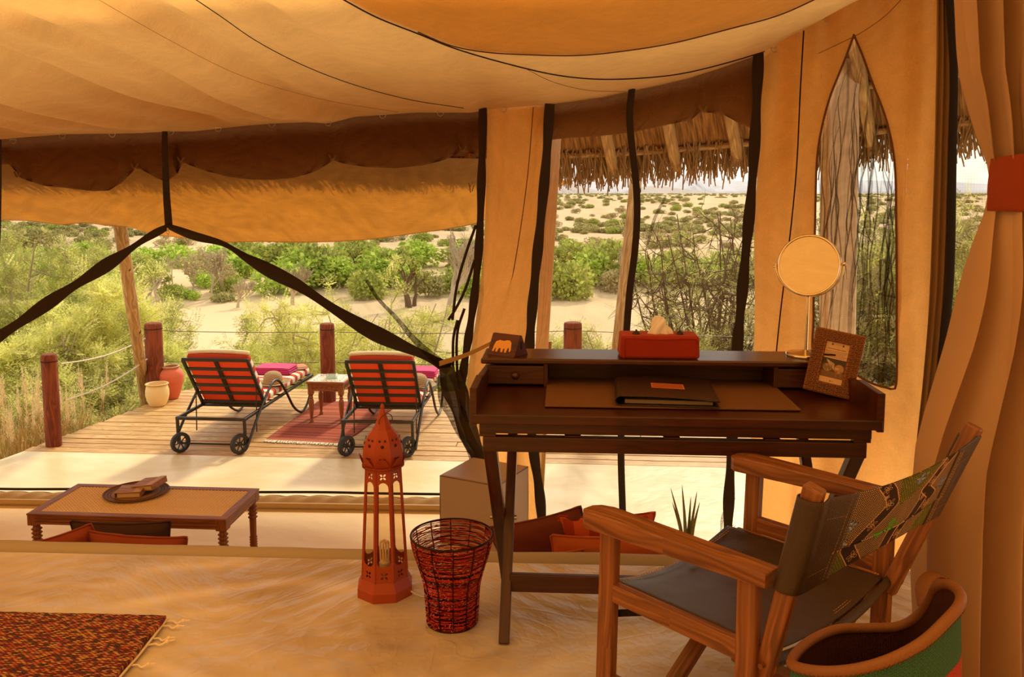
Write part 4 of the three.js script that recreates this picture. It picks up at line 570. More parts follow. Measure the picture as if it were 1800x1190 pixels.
  part('twisted_collar', [tube(Array.from({ length: 48 }, (_, i) => { const a = i / 48 * 2 * PI; return [Math.cos(a) * 0.071, 0.486, Math.sin(a) * 0.071]; }), 0.0045, 96, 8, true), ...Array.from({ length: 60 }, (_, i) => { const a = i / 60 * 2 * PI; return mv(new THREE.CylinderGeometry(0.0012, 0.0012, 0.011, 5), 0.0755, 0, 0, 0.6).rotateY(-a).translate(0, 0.486, 0); })], mP, t);
  part('spire', oct([[0.037, 0.618], [0.03, 0.632], [0.022, 0.652], [0.015, 0.672], [0.009, 0.69], [0.007, 0.694], [0.0085, 0.70], [0.006, 0.707], [0.0001, 0.714]]), mP, t);
  part('carrying_ring', prep(mv(new THREE.TorusGeometry(0.027, 0.0018, 6, 40), 0.012, 0.652, 0.012, 0.2, 0.5)), M(0x8b4a30, 0.3, { metalness: 0.9 }), t);
  const bulb = part('bulb', [cyl(0.012, 0.014, 0.03, 0, 0.075, 0.02), cyl(0.02, 0.02, 0.035, 0, 0.105, 0.02), cyl(0.02, 0.014, 0.01, 0, 0.128, 0.02)], M(0xe8dcc4, 0.4), t, { label: 'white spiral energy saving bulb' });
  for (const [dx, dz] of [[-0.01, 0], [0.01, 0.002], [0, 0.012], [0, -0.01]]) part('bulb_tube', tube([[dx - 0.004, 0.132, 0.02 + dz], [dx - 0.005, 0.19, 0.02 + dz], [dx, 0.203, 0.02 + dz], [dx + 0.005, 0.19, 0.02 + dz], [dx + 0.004, 0.132, 0.02 + dz]], 0.0038, 30, 7), M(0xf6efe0, 0.25), bulb);
  solo('power_cord', tube([[-0.36, 0.015, -2.9], [-0.335, 0.006, -2.89], [-0.305, 0.005, -2.88], [-0.27, 0.006, -2.95], [-0.28, 0.006, -3.1]], 0.0035, 40, 6), M(0xd8d4cc, 0.5), 'thin white cord running from the lantern foot behind the basket', 'cord');
}
{
  const t = thing('wire_basket', 'red wire waste basket with dark ribs, flaring towards its rim', 'basket', [-0.199, 0, -2.715], 0.1), H = 0.297, rg = rngOf(5);
  const rad = (v) => 0.083 + 0.018 * v + 0.034 * smooth(v, 0.35, 1) ;
  const mD = M(0x33150e, 0.35, { metalness: 0.7 }), mR = M(0xc8320f, 0.3, { metalness: 0.15, specularIntensity: 1 });
  for (const [v, w] of [[1, 0.0032], [0, 0.0032]]) part('rim_wire', tube(Array.from({ length: 48 }, (_, i) => [Math.cos(i / 48 * 2 * PI) * rad(v), v * H + 0.004, Math.sin(i / 48 * 2 * PI) * rad(v)]), w, 120, 8, true), mD, t);
  for (let i = 0; i < 12; i++) { const a = i / 12 * 2 * PI; part('rib', tube(Array.from({ length: 9 }, (_, k) => [Math.cos(a) * (rad(k / 8) + 0.0015), k / 8 * H + 0.004, Math.sin(a) * (rad(k / 8) + 0.0015)]), 0.0021, 24, 6), mD, t); }
  const mk = (n, vmap, jit) => { const pts = []; const per = 36; for (let i = 0; i <= n * per; i++) { const a = i / per * 2 * PI, v = vmap(i / (n * per)) + jit * N(i * 0.17, n) ; const vv = clamp(v, 0.01, 0.985); pts.push(V(Math.cos(a) * (rad(vv) + 0.0015 * Math.sin(a * 6)), vv * H + 0.004, Math.sin(a) * (rad(vv) + 0.0015 * Math.sin(a * 6)))); } const c = new THREE.CatmullRomCurve3(pts); c.getPoint = function (u, o = new THREE.Vector3()) { const x = u * (pts.length - 1), k = Math.min(pts.length - 2, Math.floor(x)); return o.copy(pts[k]).lerp(pts[k + 1], x - k); }; c.getPointAt = c.getPoint; return prep(new THREE.TubeGeometry(c, n * per, 0.001, 4, false)); };
  part('wound_wire', [mk(120, (u) => u ** 1.2, 0.03), mk(90, (u) => u * 0.95, 0.07)], mR, t, { kind: 'stuff' });
  const mB = []; for (let i = 0; i < 900; i++) { const a = rg() * 2 * PI, v = Math.min(0.98, rg() ** 1.3 * 1.0); mB.push(mv(new THREE.OctahedronGeometry(0.0022), Math.cos(a) * (rad(v) + 0.002), v * H + 0.004, Math.sin(a) * (rad(v) + 0.002))); }
  part('beads', mB.map((g) => prep(g)), M(0xd8431f, 0.15, { specularIntensity: 1, clearcoat: 1 }), t, { kind: 'stuff' });
  part('base_plate', cyl(0.082, 0.082, 0.003, 0, 0.004, 0, 40), mD, t);
}
{
  const t = thing('pouf', 'square grey brown leather pouf standing by the doorway post', 'pouf', [-0.16, LOW, -4.86], -0.478), mG = M(0xa89282, 0.42, { bumpMap: T.leather, bumpScale: 0.0012 });
  const s = 0.385, h = 0.405;
  const g = prep(new RoundedBoxGeometry(s, h, s, 5, 0.014)); metric(g); const p = g.attributes.position; for (let i = 0; i < p.count; i++) { const x = p.getX(i) / (s / 2), y = p.getY(i) / (h / 2), z = p.getZ(i) / (s / 2); p.setXYZ(i, p.getX(i) * (1 + 0.015 * (1 - y * y)), p.getY(i) + (y > 0.9 ? 0.012 * (1 - x * x) * (1 - z * z) : 0), p.getZ(i) * (1 + 0.015 * (1 - y * y))); } g.computeVertexNormals();
  part('body', g.translate(0, h / 2, 0), mG, t);
  const k = s / 2 - 0.004; part('top_piping', tube([[-k, h - 0.006, k], [k, h - 0.006, k], [k, h - 0.006, -k], [-k, h - 0.006, -k]].flatMap((a, i, l) => { const b = l[(i + 1) % 4]; return [0.03, 0.35, 0.65, 0.97].map((q) => [lerp(a[0], b[0], q), a[1], lerp(a[2], b[2], q)]); }), 0.004, 100, 6, true), M(0x6e5a4c, 0.45), t);
  for (const [x, z] of [[k, k], [-k, k], [k, -k]]) part('corner_seam', tube([[x, 0.01, z], [x * 1.008, h / 2, z * 1.008], [x, h - 0.006, z]], 0.003, 10, 6), M(0x6e5a4c, 0.45), t);
}
{
  const t = thing('cane_table', 'low brown wooden bench table with woven cane top and turned legs', 'table', [-1.868, LOW, -4.232], -0.075), W = 1.01, D = 0.44, Ht = 0.452;
  const mO = M(0xffffff, 0.5, { map: T.oak, color: 0xd0b8a4, bumpMap: T.oak, bumpScale: 0.001 });
  for (const s of [-1, 1]) { part('long_rail', bx(W - 0.06, 0.05, 0.03, 0, Ht - 0.027, s * (D / 2 - 0.017), 0.004), mO, t); part('end_rail', bx(0.03, 0.05, D - 0.06, s * (W / 2 - 0.017), Ht - 0.027, 0, 0.004), mO, t); part('top_frame', bx(W, 0.008, 0.042, 0, Ht - 0.001, s * (D / 2 - 0.02), 0.002), mO, t); part('top_frame', bx(0.042, 0.008, D - 0.08, s * (W / 2 - 0.02), Ht - 0.001, 0, 0.002), mO, t); part('reeded_line', [bx(W - 0.08, 0.003, 0.003, 0, Ht - 0.02, s * (D / 2 - 0.001), 0.001), bx(W - 0.08, 0.003, 0.003, 0, Ht - 0.036, s * (D / 2 - 0.001), 0.001)], M(0x5a2c14, 0.7), t); }
  const lp = [[0.012, 0], [0.016, 0.01], [0.014, 0.03], [0.019, 0.05], [0.02, 0.09]]; for (let i = 0; i < 8; i++) { lp.push([0.021, 0.1 + i * 0.014], [0.0165, 0.107 + i * 0.014]); } lp.push([0.017, 0.23], [0.018, 0.29]); for (let i = 0; i < 4; i++) lp.push([0.0175, 0.3 + i * 0.02], [0.0255, 0.308 + i * 0.02], [0.0175, 0.316 + i * 0.02]); lp.push([0.017, 0.385], [0.024, 0.395]);
  for (const x of [-1, 1]) for (const z of [-1, 1]) part('leg', [lathe(lp, 20).translate(x * (W / 2 - 0.03), 0, z * (D / 2 - 0.03)), bx(0.054, 0.058, 0.054, x * (W / 2 - 0.028), Ht - 0.03, z * (D / 2 - 0.028), 0.004)], mO, t);
  const st = [], y = Ht - 0.002, w2 = W / 2 - 0.035, d2 = D / 2 - 0.035; const one = (a, b, w, yy) => st.push(bar([a[0], yy, a[1]], [b[0], yy, b[1]], w, 0.0016, 0));
  for (let x = -w2; x < w2; x += 0.0185) { one([x, -d2], [x, d2], 0.003, y); one([x + 0.004, -d2], [x + 0.004, d2], 0.003, y - 0.0008); }
  for (let z = -d2; z < d2; z += 0.0185) { one([-w2, z], [w2, z], 0.003, y + 0.001); one([-w2, z + 0.004], [w2, z + 0.004], 0.003, y + 0.0003); }
  for (let k = -w2 - d2 * 2; k < w2; k += 0.0185) { const a = Math.max(-w2, k), b = Math.min(w2, k + d2 * 2); if (b > a) { one([a, -d2 + (a - k)], [b, -d2 + (b - k)], 0.003, y + 0.0018); one([a, d2 - (a - k)], [b, d2 - (b - k)], 0.003, y + 0.0022); } }
  part('cane_weave', st, M(0xeccfa0, 0.6), t, { kind: 'stuff' });
  const onT = (x, z) => V(x, LOW + Ht + 0.003, z);
  const pl = thing('woven_plate', 'round dark woven plate under the two books on the cane table', 'plate', lev(240, 868, LOW + Ht).setY(LOW + Ht + 0.004), 0), wt = tex(128, 128, (u, v) => { const r = 0.5 + 0.35 * Math.sin(v * 2 * PI * 16) + 0.2 * N(u * 50, v * 40), k = clamp(r, 0, 1); return [lerp(50, 140, k), lerp(30, 92, k), lerp(16, 52, k)]; }, true, [1 / 0.3, 1 / 0.25]);
  part('coiled_disc', lathe([[0, 0.004], [0.11, 0.004], [0.15, 0.009], [0.16, 0.014], [0.163, 0.011], [0.155, 0.004], [0.12, 0], [0, 0]], 56), M(0xffffff, 0.7, { map: wt, bumpMap: wt, bumpScale: 0.004 }), pl);
  part('pale_ring', lathe([[0.084, 0.0045], [0.12, 0.0055], [0.12, 0.0065], [0.084, 0.0055]], 48), M(0x8f6c42, 0.7), pl);
  const mBk = M(0x9a6a42, 0.55, { bumpMap: T.crinkle, bumpScale: 0.008 }), mPg = M(0xcfb48a, 0.9, { bumpMap: T.soft, bumpScale: 0.001 });
  const book = (name, label, pos, turn, tilt, w, d, h) => { const b = thing(name, label, 'book', pos, turn); b.rotation.set(tilt[0], turn, tilt[1], 'YXZ'); part('pages', bx(w - 0.012, h - 0.006, d - 0.01, 0.003, h / 2, 0, 0.002), mPg, b); part('cover', [bx(w, 0.004, d, 0, 0.002, 0, 0.0015), bx(w, 0.004, d, 0, h - 0.002, 0, 0.0015), bx(0.004, h, d, -w / 2 + 0.001, h / 2, 0, 0.0015), bx(0.004, h, d, w / 2 - 0.001, h / 2, 0, 0.0015)], mBk, b); part('flap', [bx(w * 0.3, 0.003, d + 0.002, w * 0.36, h + 0.001, 0, 0.0012)], M(0xb98a5c, 0.5, { bumpMap: T.crinkle, bumpScale: 0.006 }), b); return b; };
  book('leather_book', 'worn leather notebook lying flat on the plate under the other', lev(231, 872, LOW + Ht).setY(LOW + Ht + 0.011), 0.12, [0, 0], 0.125, 0.125, 0.03);
  book('leather_book', 'upper worn leather notebook with a strap flap, resting across the other', lev(263, 864, LOW + Ht).setY(LOW + Ht + 0.026), -0.22, [0.05, 0.16], 0.13, 0.13, 0.03);
}
// cushions, the bench they lean on and its back roll along the platform edge
function pillow(w, h, t, seed = 1, n = 26) {
  const f = (s) => (u, v) => { const x = u * 2 - 1, y = v * 2 - 1, px = x * w / 2 * (1 - 0.075 * (1 - y * y) * Math.abs(x)), py = y * h / 2 * (1 - 0.075 * (1 - x * x) * Math.abs(y)); const th = t / 2 * Math.pow(Math.max(0, (1 - x ** 4) * (1 - y ** 4)), 0.55); const wr = 0.012 * FB(x * 2.2 + seed, y * 2.2, seed, 3) * (1 - x * x * y * y); return V(px, py, s * (th + wr * (th > 0.01 ? 1 : 0))); };
  const a = surf(f(1), n, n, w, h), b = surf(f(-1), n, n, w, h); return { body: [a, b], edge: tube([...Array(40).keys()].map((i) => { const q = i / 10, k = Math.floor(q), s = q - k, c = [[-1, -1], [1, -1], [1, 1], [-1, 1], [-1, -1]]; const x = lerp(c[k][0], c[k + 1][0], s), y = lerp(c[k][1], c[k + 1][1], s); return [x * w / 2 * (1 - 0.075 * (1 - y * y) * Math.abs(x)), y * h / 2 * (1 - 0.075 * (1 - x * x) * Math.abs(y)), 0]; }), 0.005, 120, 6, true, 0.2) };
}
const mVelvet = (c) => M(c, 0.85, { bumpMap: T.soft, bumpScale: 0.006, sheen: 0.35, sheenRoughness: 0.4, sheenColor: new THREE.Color(c).lerp(new THREE.Color(1, 0.8, 0.6), 0.3) });
function cushion(label, pos, size, turn, lean, roll, m, seed, group) { const t = thing('cushion', label, 'cushion', pos, 0, group); t.rotation.set(lean, turn, roll, 'YXZ'); const p = pillow(...size, seed); part('cover', p.body.map((g) => prep(g)), m, t); part('piping', p.edge, m, t); return t; }
{
  const L1 = LEDGE(-1);
  const bench = structGroup('bench'); part('bench_block', bx(5.6, 0.2, 0.62, -0.9, LOW + 0.1, LEDGE(-0.9) - 0.33, 0.03), mLow, bench);
  solo('bench_mattress', bx(5.5, 0.09, 0.58, -0.9, LOW + 0.247, LEDGE(-0.9) - 0.36, 0.03, 3), M(0xd8bf92, 0.95, { bumpMap: T.weave, bumpScale: 0.001 }), 'beige seat mattress below the platform edge under the cushions', 'mattress');
  const rollG = surf((u, v) => { const x = lerp(-3.4, 1.25, u), a = v * 2 * PI, lump = 0.012 * FB(x * 2.2, 1, 4, 3), sag = 0.012 * N(x * 0.9, 4); return V(x, -0.055 + sag + (0.062 + lump) * Math.sin(a), LEDGE(x) - 0.075 + (0.06 + lump) * Math.cos(a)); }, 160, 20, 4.6, 0.4);
  solo('back_bolster', rollG, M(0xb8ab94, 0.95, { bumpMap: T.weave, bumpScale: 0.001, specularIntensity: 0.1 }), 'long beige back roll lying along the edge of the raised floor', 'bolster');
  const dk = mVelvet(0x3a1a10), or = mVelvet(0x8c3a16), br = mVelvet(0x6a2c18), o2 = mVelvet(0xba5a1e);
  cushion('dark brown cushion standing behind the orange ones by the cane table', [-1.78, -0.262, -3.76], [0.44, 0.42, 0.13], 0.06, 0.16, -0.03, dk, 2);
  cushion('rust orange cushion tipped on its corner, leftmost below the cane table', [-1.97, -0.25, -3.6], [0.43, 0.42, 0.13], 0.1, 0.25, 0.28, or, 5);
  cushion('rust orange cushion in front of the dark brown one', [-1.61, -0.232, -3.56], [0.43, 0.42, 0.12], -0.05, 0.22, -0.05, or, 9);
  cushion('low rust cushion at the left end, only its top edge showing', [-1.88, -0.238, -3.43], [0.46, 0.42, 0.11], 0.0, 0.16, -0.01, or, 14);
  const plaid = canvasTex(256, 256, (c, W, H) => { c.fillStyle = '#c4561a'; c.fillRect(0, 0, W, H); c.fillStyle = 'rgba(150,40,16,.75)'; for (let i = 0; i < 4; i++) c.fillRect(i * 64 + 10, 0, 26, H); c.fillStyle = 'rgba(226,128,40,.6)'; for (let i = 0; i < 4; i++) c.fillRect(0, i * 64 + 22, W, 12); }, [2.2, 2.2]);
  cushion('brown cushion with one raised corner under the writing desk', [0.16, -0.225, -3.74], [0.45, 0.42, 0.13], -0.12, 0.2, 0.3, br, 21);
  cushion('orange plaid cushion behind the plain orange one under the desk', [0.42, -0.20, -3.72], [0.44, 0.4, 0.13], 0.1, 0.2, 0.0, mVelvet(0xffffff), 25).children.forEach((o) => { o.material = M(0xffffff, 0.85, { map: plaid, bumpMap: T.soft, bumpScale: 0.006 }); });
  cushion('bright orange cushion lying frontmost beneath the writing desk', [0.41, -0.215, -3.5], [0.5, 0.42, 0.13], 0.02, 0.2, -0.01, o2, 30);
  cushion('small orange cushion peeping out left of the bright orange one', [0.13, -0.235, -3.44], [0.34, 0.36, 0.1], 0.1, 0.2, 0.02, o2, 33);
}
{ // aloe in a pot inside the netting window
  const t = thing('potted_plant', 'spiky aloe leaves showing above the chair seat by the netting', 'plant', [0.93, LOW, -4.35]);
  part('pot', lathe([[0, 0], [0.07, 0], [0.085, 0.05], [0.1, 0.14], [0.105, 0.15], [0.095, 0.155], [0.09, 0.13], [0, 0.13]], 28), M(0x8b5a3a, 0.8), t); part('soil', cyl(0.09, 0.09, 0.01, 0, 0.13, 0), M(0x3a2616, 1), t);
  const rg = rngOf(41); for (let i = 0; i < 9; i++) { const a = rg() * 6.28, l = 0.24 + rg() * 0.12, o = 0.05 + rg() * 0.09; const c = curveOf([[Math.cos(a) * 0.015, 0.13, Math.sin(a) * 0.015], [Math.cos(a) * o * 0.5, 0.13 + l * 0.5, Math.sin(a) * o * 0.5], [Math.cos(a) * o, 0.13 + l, Math.sin(a) * o]]); part('leaf', taper(c, 14, (u) => 0.012 * (1 - u) ** 0.7 + 0.0006, 6), M(0x6b6a34, 0.55), t); }
}
// rugs
function tassels(parent, m, list) { for (const [x, z, dx, dz, L] of list) { const c = [[x, 0.007, z]]; for (let k = 1; k <= 4; k++) c.push([x + dx * L * k / 4, 0.008 + 0.004 * Math.sin(k * 1.7 + x * 9), z + dz * L * k / 4 + 0.008 * Math.sin(k * 2 + x * 30)]); part('tassel', [tube(c, 0.0032, 20, 6), mv(new THREE.SphereGeometry(0.0065, 8, 6), c[3][0], c[3][1], c[3][2])], m, parent); } }
{
  const t = thing('woven_rug', 'thick multicoloured woven rug with knotted tassels in the near left corner', 'rug', [0, 0.002, 0]);
  const cols = [[148, 54, 36], [196, 104, 48], [92, 48, 34], [178, 78, 44], [214, 150, 76], [120, 34, 34], [74, 46, 40], [204, 120, 92], [150, 96, 44]];
  const kn = (u, v) => { const i = Math.floor(u * 64), j = Math.floor(v * 64); return [i, j]; };
  const rt = tex(512, 512, (u, v) => { const j = Math.floor(v * 64), s = (j % 2) * 0.5, i = Math.floor(u * 40 + s), a = (u * 40 + s) % 1, b = (v * 64) % 1, h = Math.abs(Math.sin(i * 12.9898 + j * 78.233) * 43758.5453) % 1, h2 = Math.abs(Math.sin(i * 3.1 + Math.floor(j / 3) * 17.3) * 999.7) % 1, c = cols[Math.floor((h * 0.6 + h2 * 0.4) * 8.99)], k = 0.45 + 0.75 * Math.sin(a * PI) * Math.sin(b * PI); return c.map((q) => q * k * 1.25 + 8); }, true, [1 / 0.62, 1 / 0.40]);
  const rb = tex(256, 256, (u, v) => { const j = Math.floor(v * 32), s = (j % 2) * 0.5, a = (u * 20 + s) % 1, b = (v * 32) % 1; return Math.sin(a * PI) * Math.sin(b * PI); }, false, [1 / 0.31, 1 / 0.20]);
  const c = [V(-2.9, 0, -2.80), V(-1.15, 0, -2.70), V(-1.145, 0, -2.30), V(-1.14, 0, -1.5), V(-2.9, 0, -1.5)];
  part('pile', slab(surf((u, v) => { const p = V(lerp(-2.9, -1.148 + 0.004 * Math.sin(v * 40), u), 0, lerp(lerp(-2.785, -2.70, u), -1.5, v)); p.y = 0.013 + 0.0025 * N(u * 60, v * 60); return p; }, 180, 120, 1.75, 1.25), 0.012), M(0xffffff, 0.95, { map: rt, bumpMap: rb, bumpScale: 0.006 }), t);
  part('selvedge', tube([[-1.146, 0.012, -2.705], [-1.143, 0.012, -2.5], [-1.147, 0.012, -2.3], [-1.14, 0.012, -2.0]], 0.004, 40, 6), M(0xf4e6cc, 0.9), t);
  tassels(t, M(0xfff4e0, 0.9), [[-1.145, -2.695, 1, 0.08, 0.075], [-1.145, -2.665, 1, 0.18, 0.07], [-1.145, -2.585, 1, 0.1, 0.07], [-1.145, -2.545, 1, -0.25, 0.075], [-1.145, -2.43, 1, 0.05, 0.07], [-1.145, -2.34, 1, 0.1, 0.07]]);
}
{
  const t = thing('floor_rug', 'red flat rug with a short fringe on the lower floor under the table', 'rug', [0, LOW, 0]), a = lev(415, 976, LOW), m = M(0xa8452a, 0.95, { bumpMap: T.weave, bumpScale: 0.003 });
  part('weave', bx(1.5, 0.012, 0.62, -1.9, 0.006, -4.28, 0.004), m, t);
  const fr = []; for (let i = 0; i < 60; i++) fr.push(tube([[-1.15, 0.006, -4.57 + i * 0.0098], [-1.115, 0.008, -4.572 + i * 0.0098], [-1.085, 0.004, -4.57 + i * 0.0098 + 0.006 * N(i * 0.7, 2)]], 0.0028, 4, 4)); part('fringe', fr, M(0xc07a50, 0.95), t, { kind: 'stuff' });
}
// ---------- director's chair and shopping basket in the right foreground ----------
{
  const turn = Math.atan2(-0.67, -0.74), t = thing('directors_chair', 'folding wooden director chair with dark leather seat and embroidered back', 'chair', [0.6, 0, -2.075], turn);
  const mO = M(0xffffff, 0.45, { map: T.oak, bumpMap: T.oak, bumpScale: 0.0008, color: 0xd2c4b6, clearcoat: 0.2, clearcoatRoughness: 0.4 });
  const mL = M(0x3c2c22, 0.38, { bumpMap: T.leather, bumpScale: 0.0012, clearcoat: 0.15, clearcoatRoughness: 0.5 }), mSt = M(0xc09868, 0.8), mI = M(0x241a14, 0.4, { metalness: 0.8 });
  const X = 0.318;
  for (const s of [-1, 1]) {
    const arm = shapeGeo([[-0.026, -0.25], [0.024, -0.25], [0.027, -0.1], [0.031, 0.1], [0.035, 0.2], [0.032, 0.235], [0.018, 0.252], [-0.012, 0.252], [-0.028, 0.238], [-0.032, 0.2], [-0.03, 0.1], [-0.027, -0.1]], 0.024, 0.004); arm.rotateX(PI / 2); arm.translate(0, 0.65, 0);
    const p = arm.attributes.position; for (let i = 0; i < p.count; i++) { const z = p.getZ(i); p.setY(i, p.getY(i) - (p.getY(i) < 0.64 ? 0.012 * smooth(z, 0.04, -0.12) : 0) - 0.006 * smooth(z, 0.18, 0.26)); } arm.computeVertexNormals(); part('armrest', metric(arm, [0.06, 0.03, 0.5]).translate(s * (X + 0.003), 0, 0), mO, t);
    part('leg', bar([s * X, 0, 0.2], [s * X, 0.625, 0.185], 0.028, 0.046, 0.004, V(0, 0, 1)), mO, t);
    part('leg', bar([s * X, 0, -0.2], [s * X, 0.625, -0.2], 0.028, 0.046, 0.004, V(0, 0, 1)), mO, t);
    part('side_rail', bar([s * X, 0.455, -0.18], [s * X, 0.455, 0.17], 0.024, 0.046, 0.004), mO, t);
    part('lower_rail', bar([s * X, 0.22, -0.18], [s * X, 0.22, 0.18], 0.024, 0.04, 0.004), mO, t);
    part('floor_rail', bar([s * X, 0.025, -0.24], [s * X, 0.025, 0.24], 0.03, 0.035, 0.005), mO, t);
    part('seat_rail', bar([s * 0.272, 0.43, -0.21], [s * 0.272, 0.43, 0.215], 0.026, 0.03, 0.006), mO, t);
    const post = part('back_post', bar([s * 0.294, 0.40, -0.225], [s * 0.346, 0.862, -0.372 + s * 0.02], 0.028, 0.04, 0.006, V(0, 0, 1)), mO, t);
    part('bracket', bar([s * 0.303, 0.385, 0.195], [s * 0.225, 0.42, 0.05], 0.004, 0.018, 0.001), mI, t);
    part('hinge_plate', [prep(mv(new THREE.CylinderGeometry(0.026, 0.026, 0.004, 24), s * 0.302, 0.44, -0.235, 0, 0, PI / 2)), prep(mv(new THREE.CylinderGeometry(0.006, 0.006, 0.03, 12), s * 0.31, 0.44, -0.235, 0, 0, PI / 2))], mO, t);
  }
  for (const z of [0.155, -0.155]) { part('cross_brace', bar([-0.29, 0.06, z], [0.265, 0.415, z], 0.022, 0.042, 0.003, V(0, 0, 1)), mO, t); part('cross_brace', bar([0.29, 0.06, z - 0.024], [-0.265, 0.415, z - 0.024], 0.022, 0.042, 0.003, V(0, 0, 1)), mO, t); part('pivot_bolt', prep(mv(new THREE.CylinderGeometry(0.007, 0.007, 0.06, 10), 0, 0.236, z - 0.01, PI / 2)), mI, t); }
  // seat
  const seat = surf((u, v) => { const x = lerp(-0.285, 0.285, u), z = lerp(-0.225, 0.235, v), k = 1 - (x / 0.285) ** 2; let y = 0.452 - 0.034 * k - 0.012 * Math.max(0, v - 0.85) / 0.15 * k; y += 0.006 * FB(x * 6, z * 6, 3, 3); if (u < 0.04 || u > 0.96) y -= 0.02; return V(x * (1 + 0.05 * Math.abs(v - 0.5) * 0.2), y, z); }, 60, 40, 0.57, 0.46);
  const so = part('seat', slab(seat, 0.004), mL, t);
  part('stitching', [0.03, 0.045, 0.955, 0.97].flatMap((v) => Array.from({ length: 50 }, (_, i) => { const u = 0.03 + i / 50 * 0.94, x = lerp(-0.285, 0.285, u); return bar([x, 0.4545 - 0.034 * (1 - (x / 0.285) ** 2), lerp(-0.225, 0.235, v)], [x + 0.006, 0.4545 - 0.034 * (1 - ((x + 0.006) / 0.285) ** 2), lerp(-0.225, 0.235, v)], 0.0012, 0.0016, 0); })), mSt, so, { kind: 'stuff' });
  part('seat_flap', slab(surf((u, v) => { const x = lerp(-0.283, 0.283, u); return V(x, 0.445 - 0.034 * (1 - (x / 0.283) ** 2) - v * 0.035, -0.226 - 0.012 * Math.sin(v * PI)); }, 40, 5, 0.57, 0.04), 0.003), mL, so);
  // back: leather sleeves round the posts and an embroidered panel between
  const at = (x, h) => { const k = (h - 0.40) / 0.485; const z = lerp(-0.225, -0.372 + x * 0.058, k * 485 / 462), sl = 0.012 * (1 - (x / 0.3) ** 2); return V(x * 1.0, h - 0.018 * (1 - (x / 0.3) ** 2) * (h < 0.7 ? -0.4 : 1), z - 0.024 - sl * 0.75); };
  const lo = 0.628, hi = 0.835;
  const sheet = (x0, x1, bulge, nu) => surf((u, v) => { const x = lerp(x0, x1, u), p = at(x, lerp(lo, hi, v)); p.z += 0.003 * FB(x * 9, v * 3, 2, 2); return p; }, nu, 24, Math.abs(x1 - x0), hi - lo);
  const emb = canvasTex(1024, 768, (c, W, H) => {
    c.fillStyle = '#1c0f0a'; c.fillRect(0, 0, W, H); c.strokeStyle = '#ffdcb0'; c.lineWidth = 5;
    for (let y = 4; y < H; y += 15) for (let x = 0; x < W; x += 15) { c.beginPath(); c.moveTo(x, y + 4 * Math.sin(x * 0.02)); c.lineTo(x + 10, y + 4 * Math.sin(x * 0.02)); c.stroke(); c.lineWidth = 3.5; c.beginPath(); c.moveTo(x + 4, y - 4); c.lineTo(x + 4, y + 5); c.stroke(); }
    const scales = (poly) => { c.save(); c.beginPath(); poly.forEach(([x, y], i) => (i ? c.lineTo(x, y) : c.moveTo(x, y))); c.closePath(); c.clip(); c.fillStyle = '#2c2e0c'; c.fillRect(0, 0, W, H); for (let j = 0; j < 46; j++) for (let i = 0; i < 50; i++) { const k = 0.75 + 0.4 * Math.abs(N(i * 1.7, j * 2.1)); c.fillStyle = 'rgb(' + [150 * k, 160 * k, 44 * k].map(Math.round).join(',') + ')'; c.beginPath(); c.ellipse(i * 22 + (j % 2) * 11, j * 18, 9.4, 8, 0, 0, 7); c.fill(); } c.restore(); };
    scales([[400, -5], [800, -5], [730, 90], [640, 170], [560, 230], [480, 250], [430, 120]]); scales([[-5, 560], [70, 560], [120, 660], [190, 775], [-5, 775]]); scales([[1030, 480], [930, 560], [860, 660], [820, 775], [1030, 775]]);
    const road = (pts, w) => { c.strokeStyle = '#d9ae80'; c.lineWidth = w + 16; c.lineJoin = 'round'; const go = () => { c.beginPath(); pts.forEach(([x, y], i) => (i ? c.lineTo(x, y) : c.moveTo(x, y))); c.stroke(); }; go(); c.strokeStyle = '#2a130d'; c.lineWidth = w; go(); };
    road([[230, -20], [330, 90], [400, 210], [290, 330], [170, 450], [110, 560], [190, 680], [270, 800]], 96); road([[960, -20], [820, 100], [740, 220], [760, 330], [690, 470], [580, 600], [520, 800]], 84);
    road([[960, -20], [820, 100], [740, 220], [860, 330], [800, 450], [700, 560], [640, 700], [620, 800]], 70);
    c.strokeStyle = '#dcb58a'; const fl = (x, y, s, r) => { c.lineWidth = 4; for (let i = 0; i < 5; i++) { const a = r + i * 1.257; c.beginPath(); c.ellipse(x + Math.cos(a) * s, y + Math.sin(a) * s, s * 0.62, s * 0.36, a, 0, 7); c.stroke(); } c.beginPath(); c.arc(x, y, s * 0.34, 0, 7); c.stroke(); };
    [[275, 40, 26, 0], [360, 200, 30, 0.4], [255, 350, 28, 0.8], [135, 520, 26, 0.2], [205, 680, 32, 0.6], [880, 60, 26, 0.1], [790, 170, 28, 0.9], [745, 300, 20, 0.3], [830, 410, 28, 0.5], [690, 560, 28, 0.2], [650, 700, 26, 0.7], [300, 120, 14, 0.1]].forEach((q) => fl(...q));
    c.fillStyle = '#56a428'; c.save(); c.translate(440, 500); c.rotate(-0.5); const bl = (x, y, a, b, r) => { c.beginPath(); c.ellipse(x, y, a, b, r, 0, 7); c.fill(); }; bl(0, 0, 74, 54, 0); bl(-62, -62, 46, 24, 0.6); bl(66, -66, 50, 26, -0.8); bl(-60, 66, 50, 24, -0.6); bl(60, 62, 46, 26, 0.7); bl(104, -4, 24, 20, 0); c.fillStyle = '#6cbc2c'; bl(0, 0, 54, 36, 0); c.strokeStyle = '#1f3a0c'; c.lineWidth = 8; c.beginPath(); c.ellipse(4, 0, 48, 32, 0, 0, 5.2); c.stroke(); c.beginPath(); c.ellipse(8, 2, 22, 15, 0, 0, 5); c.stroke(); c.restore();
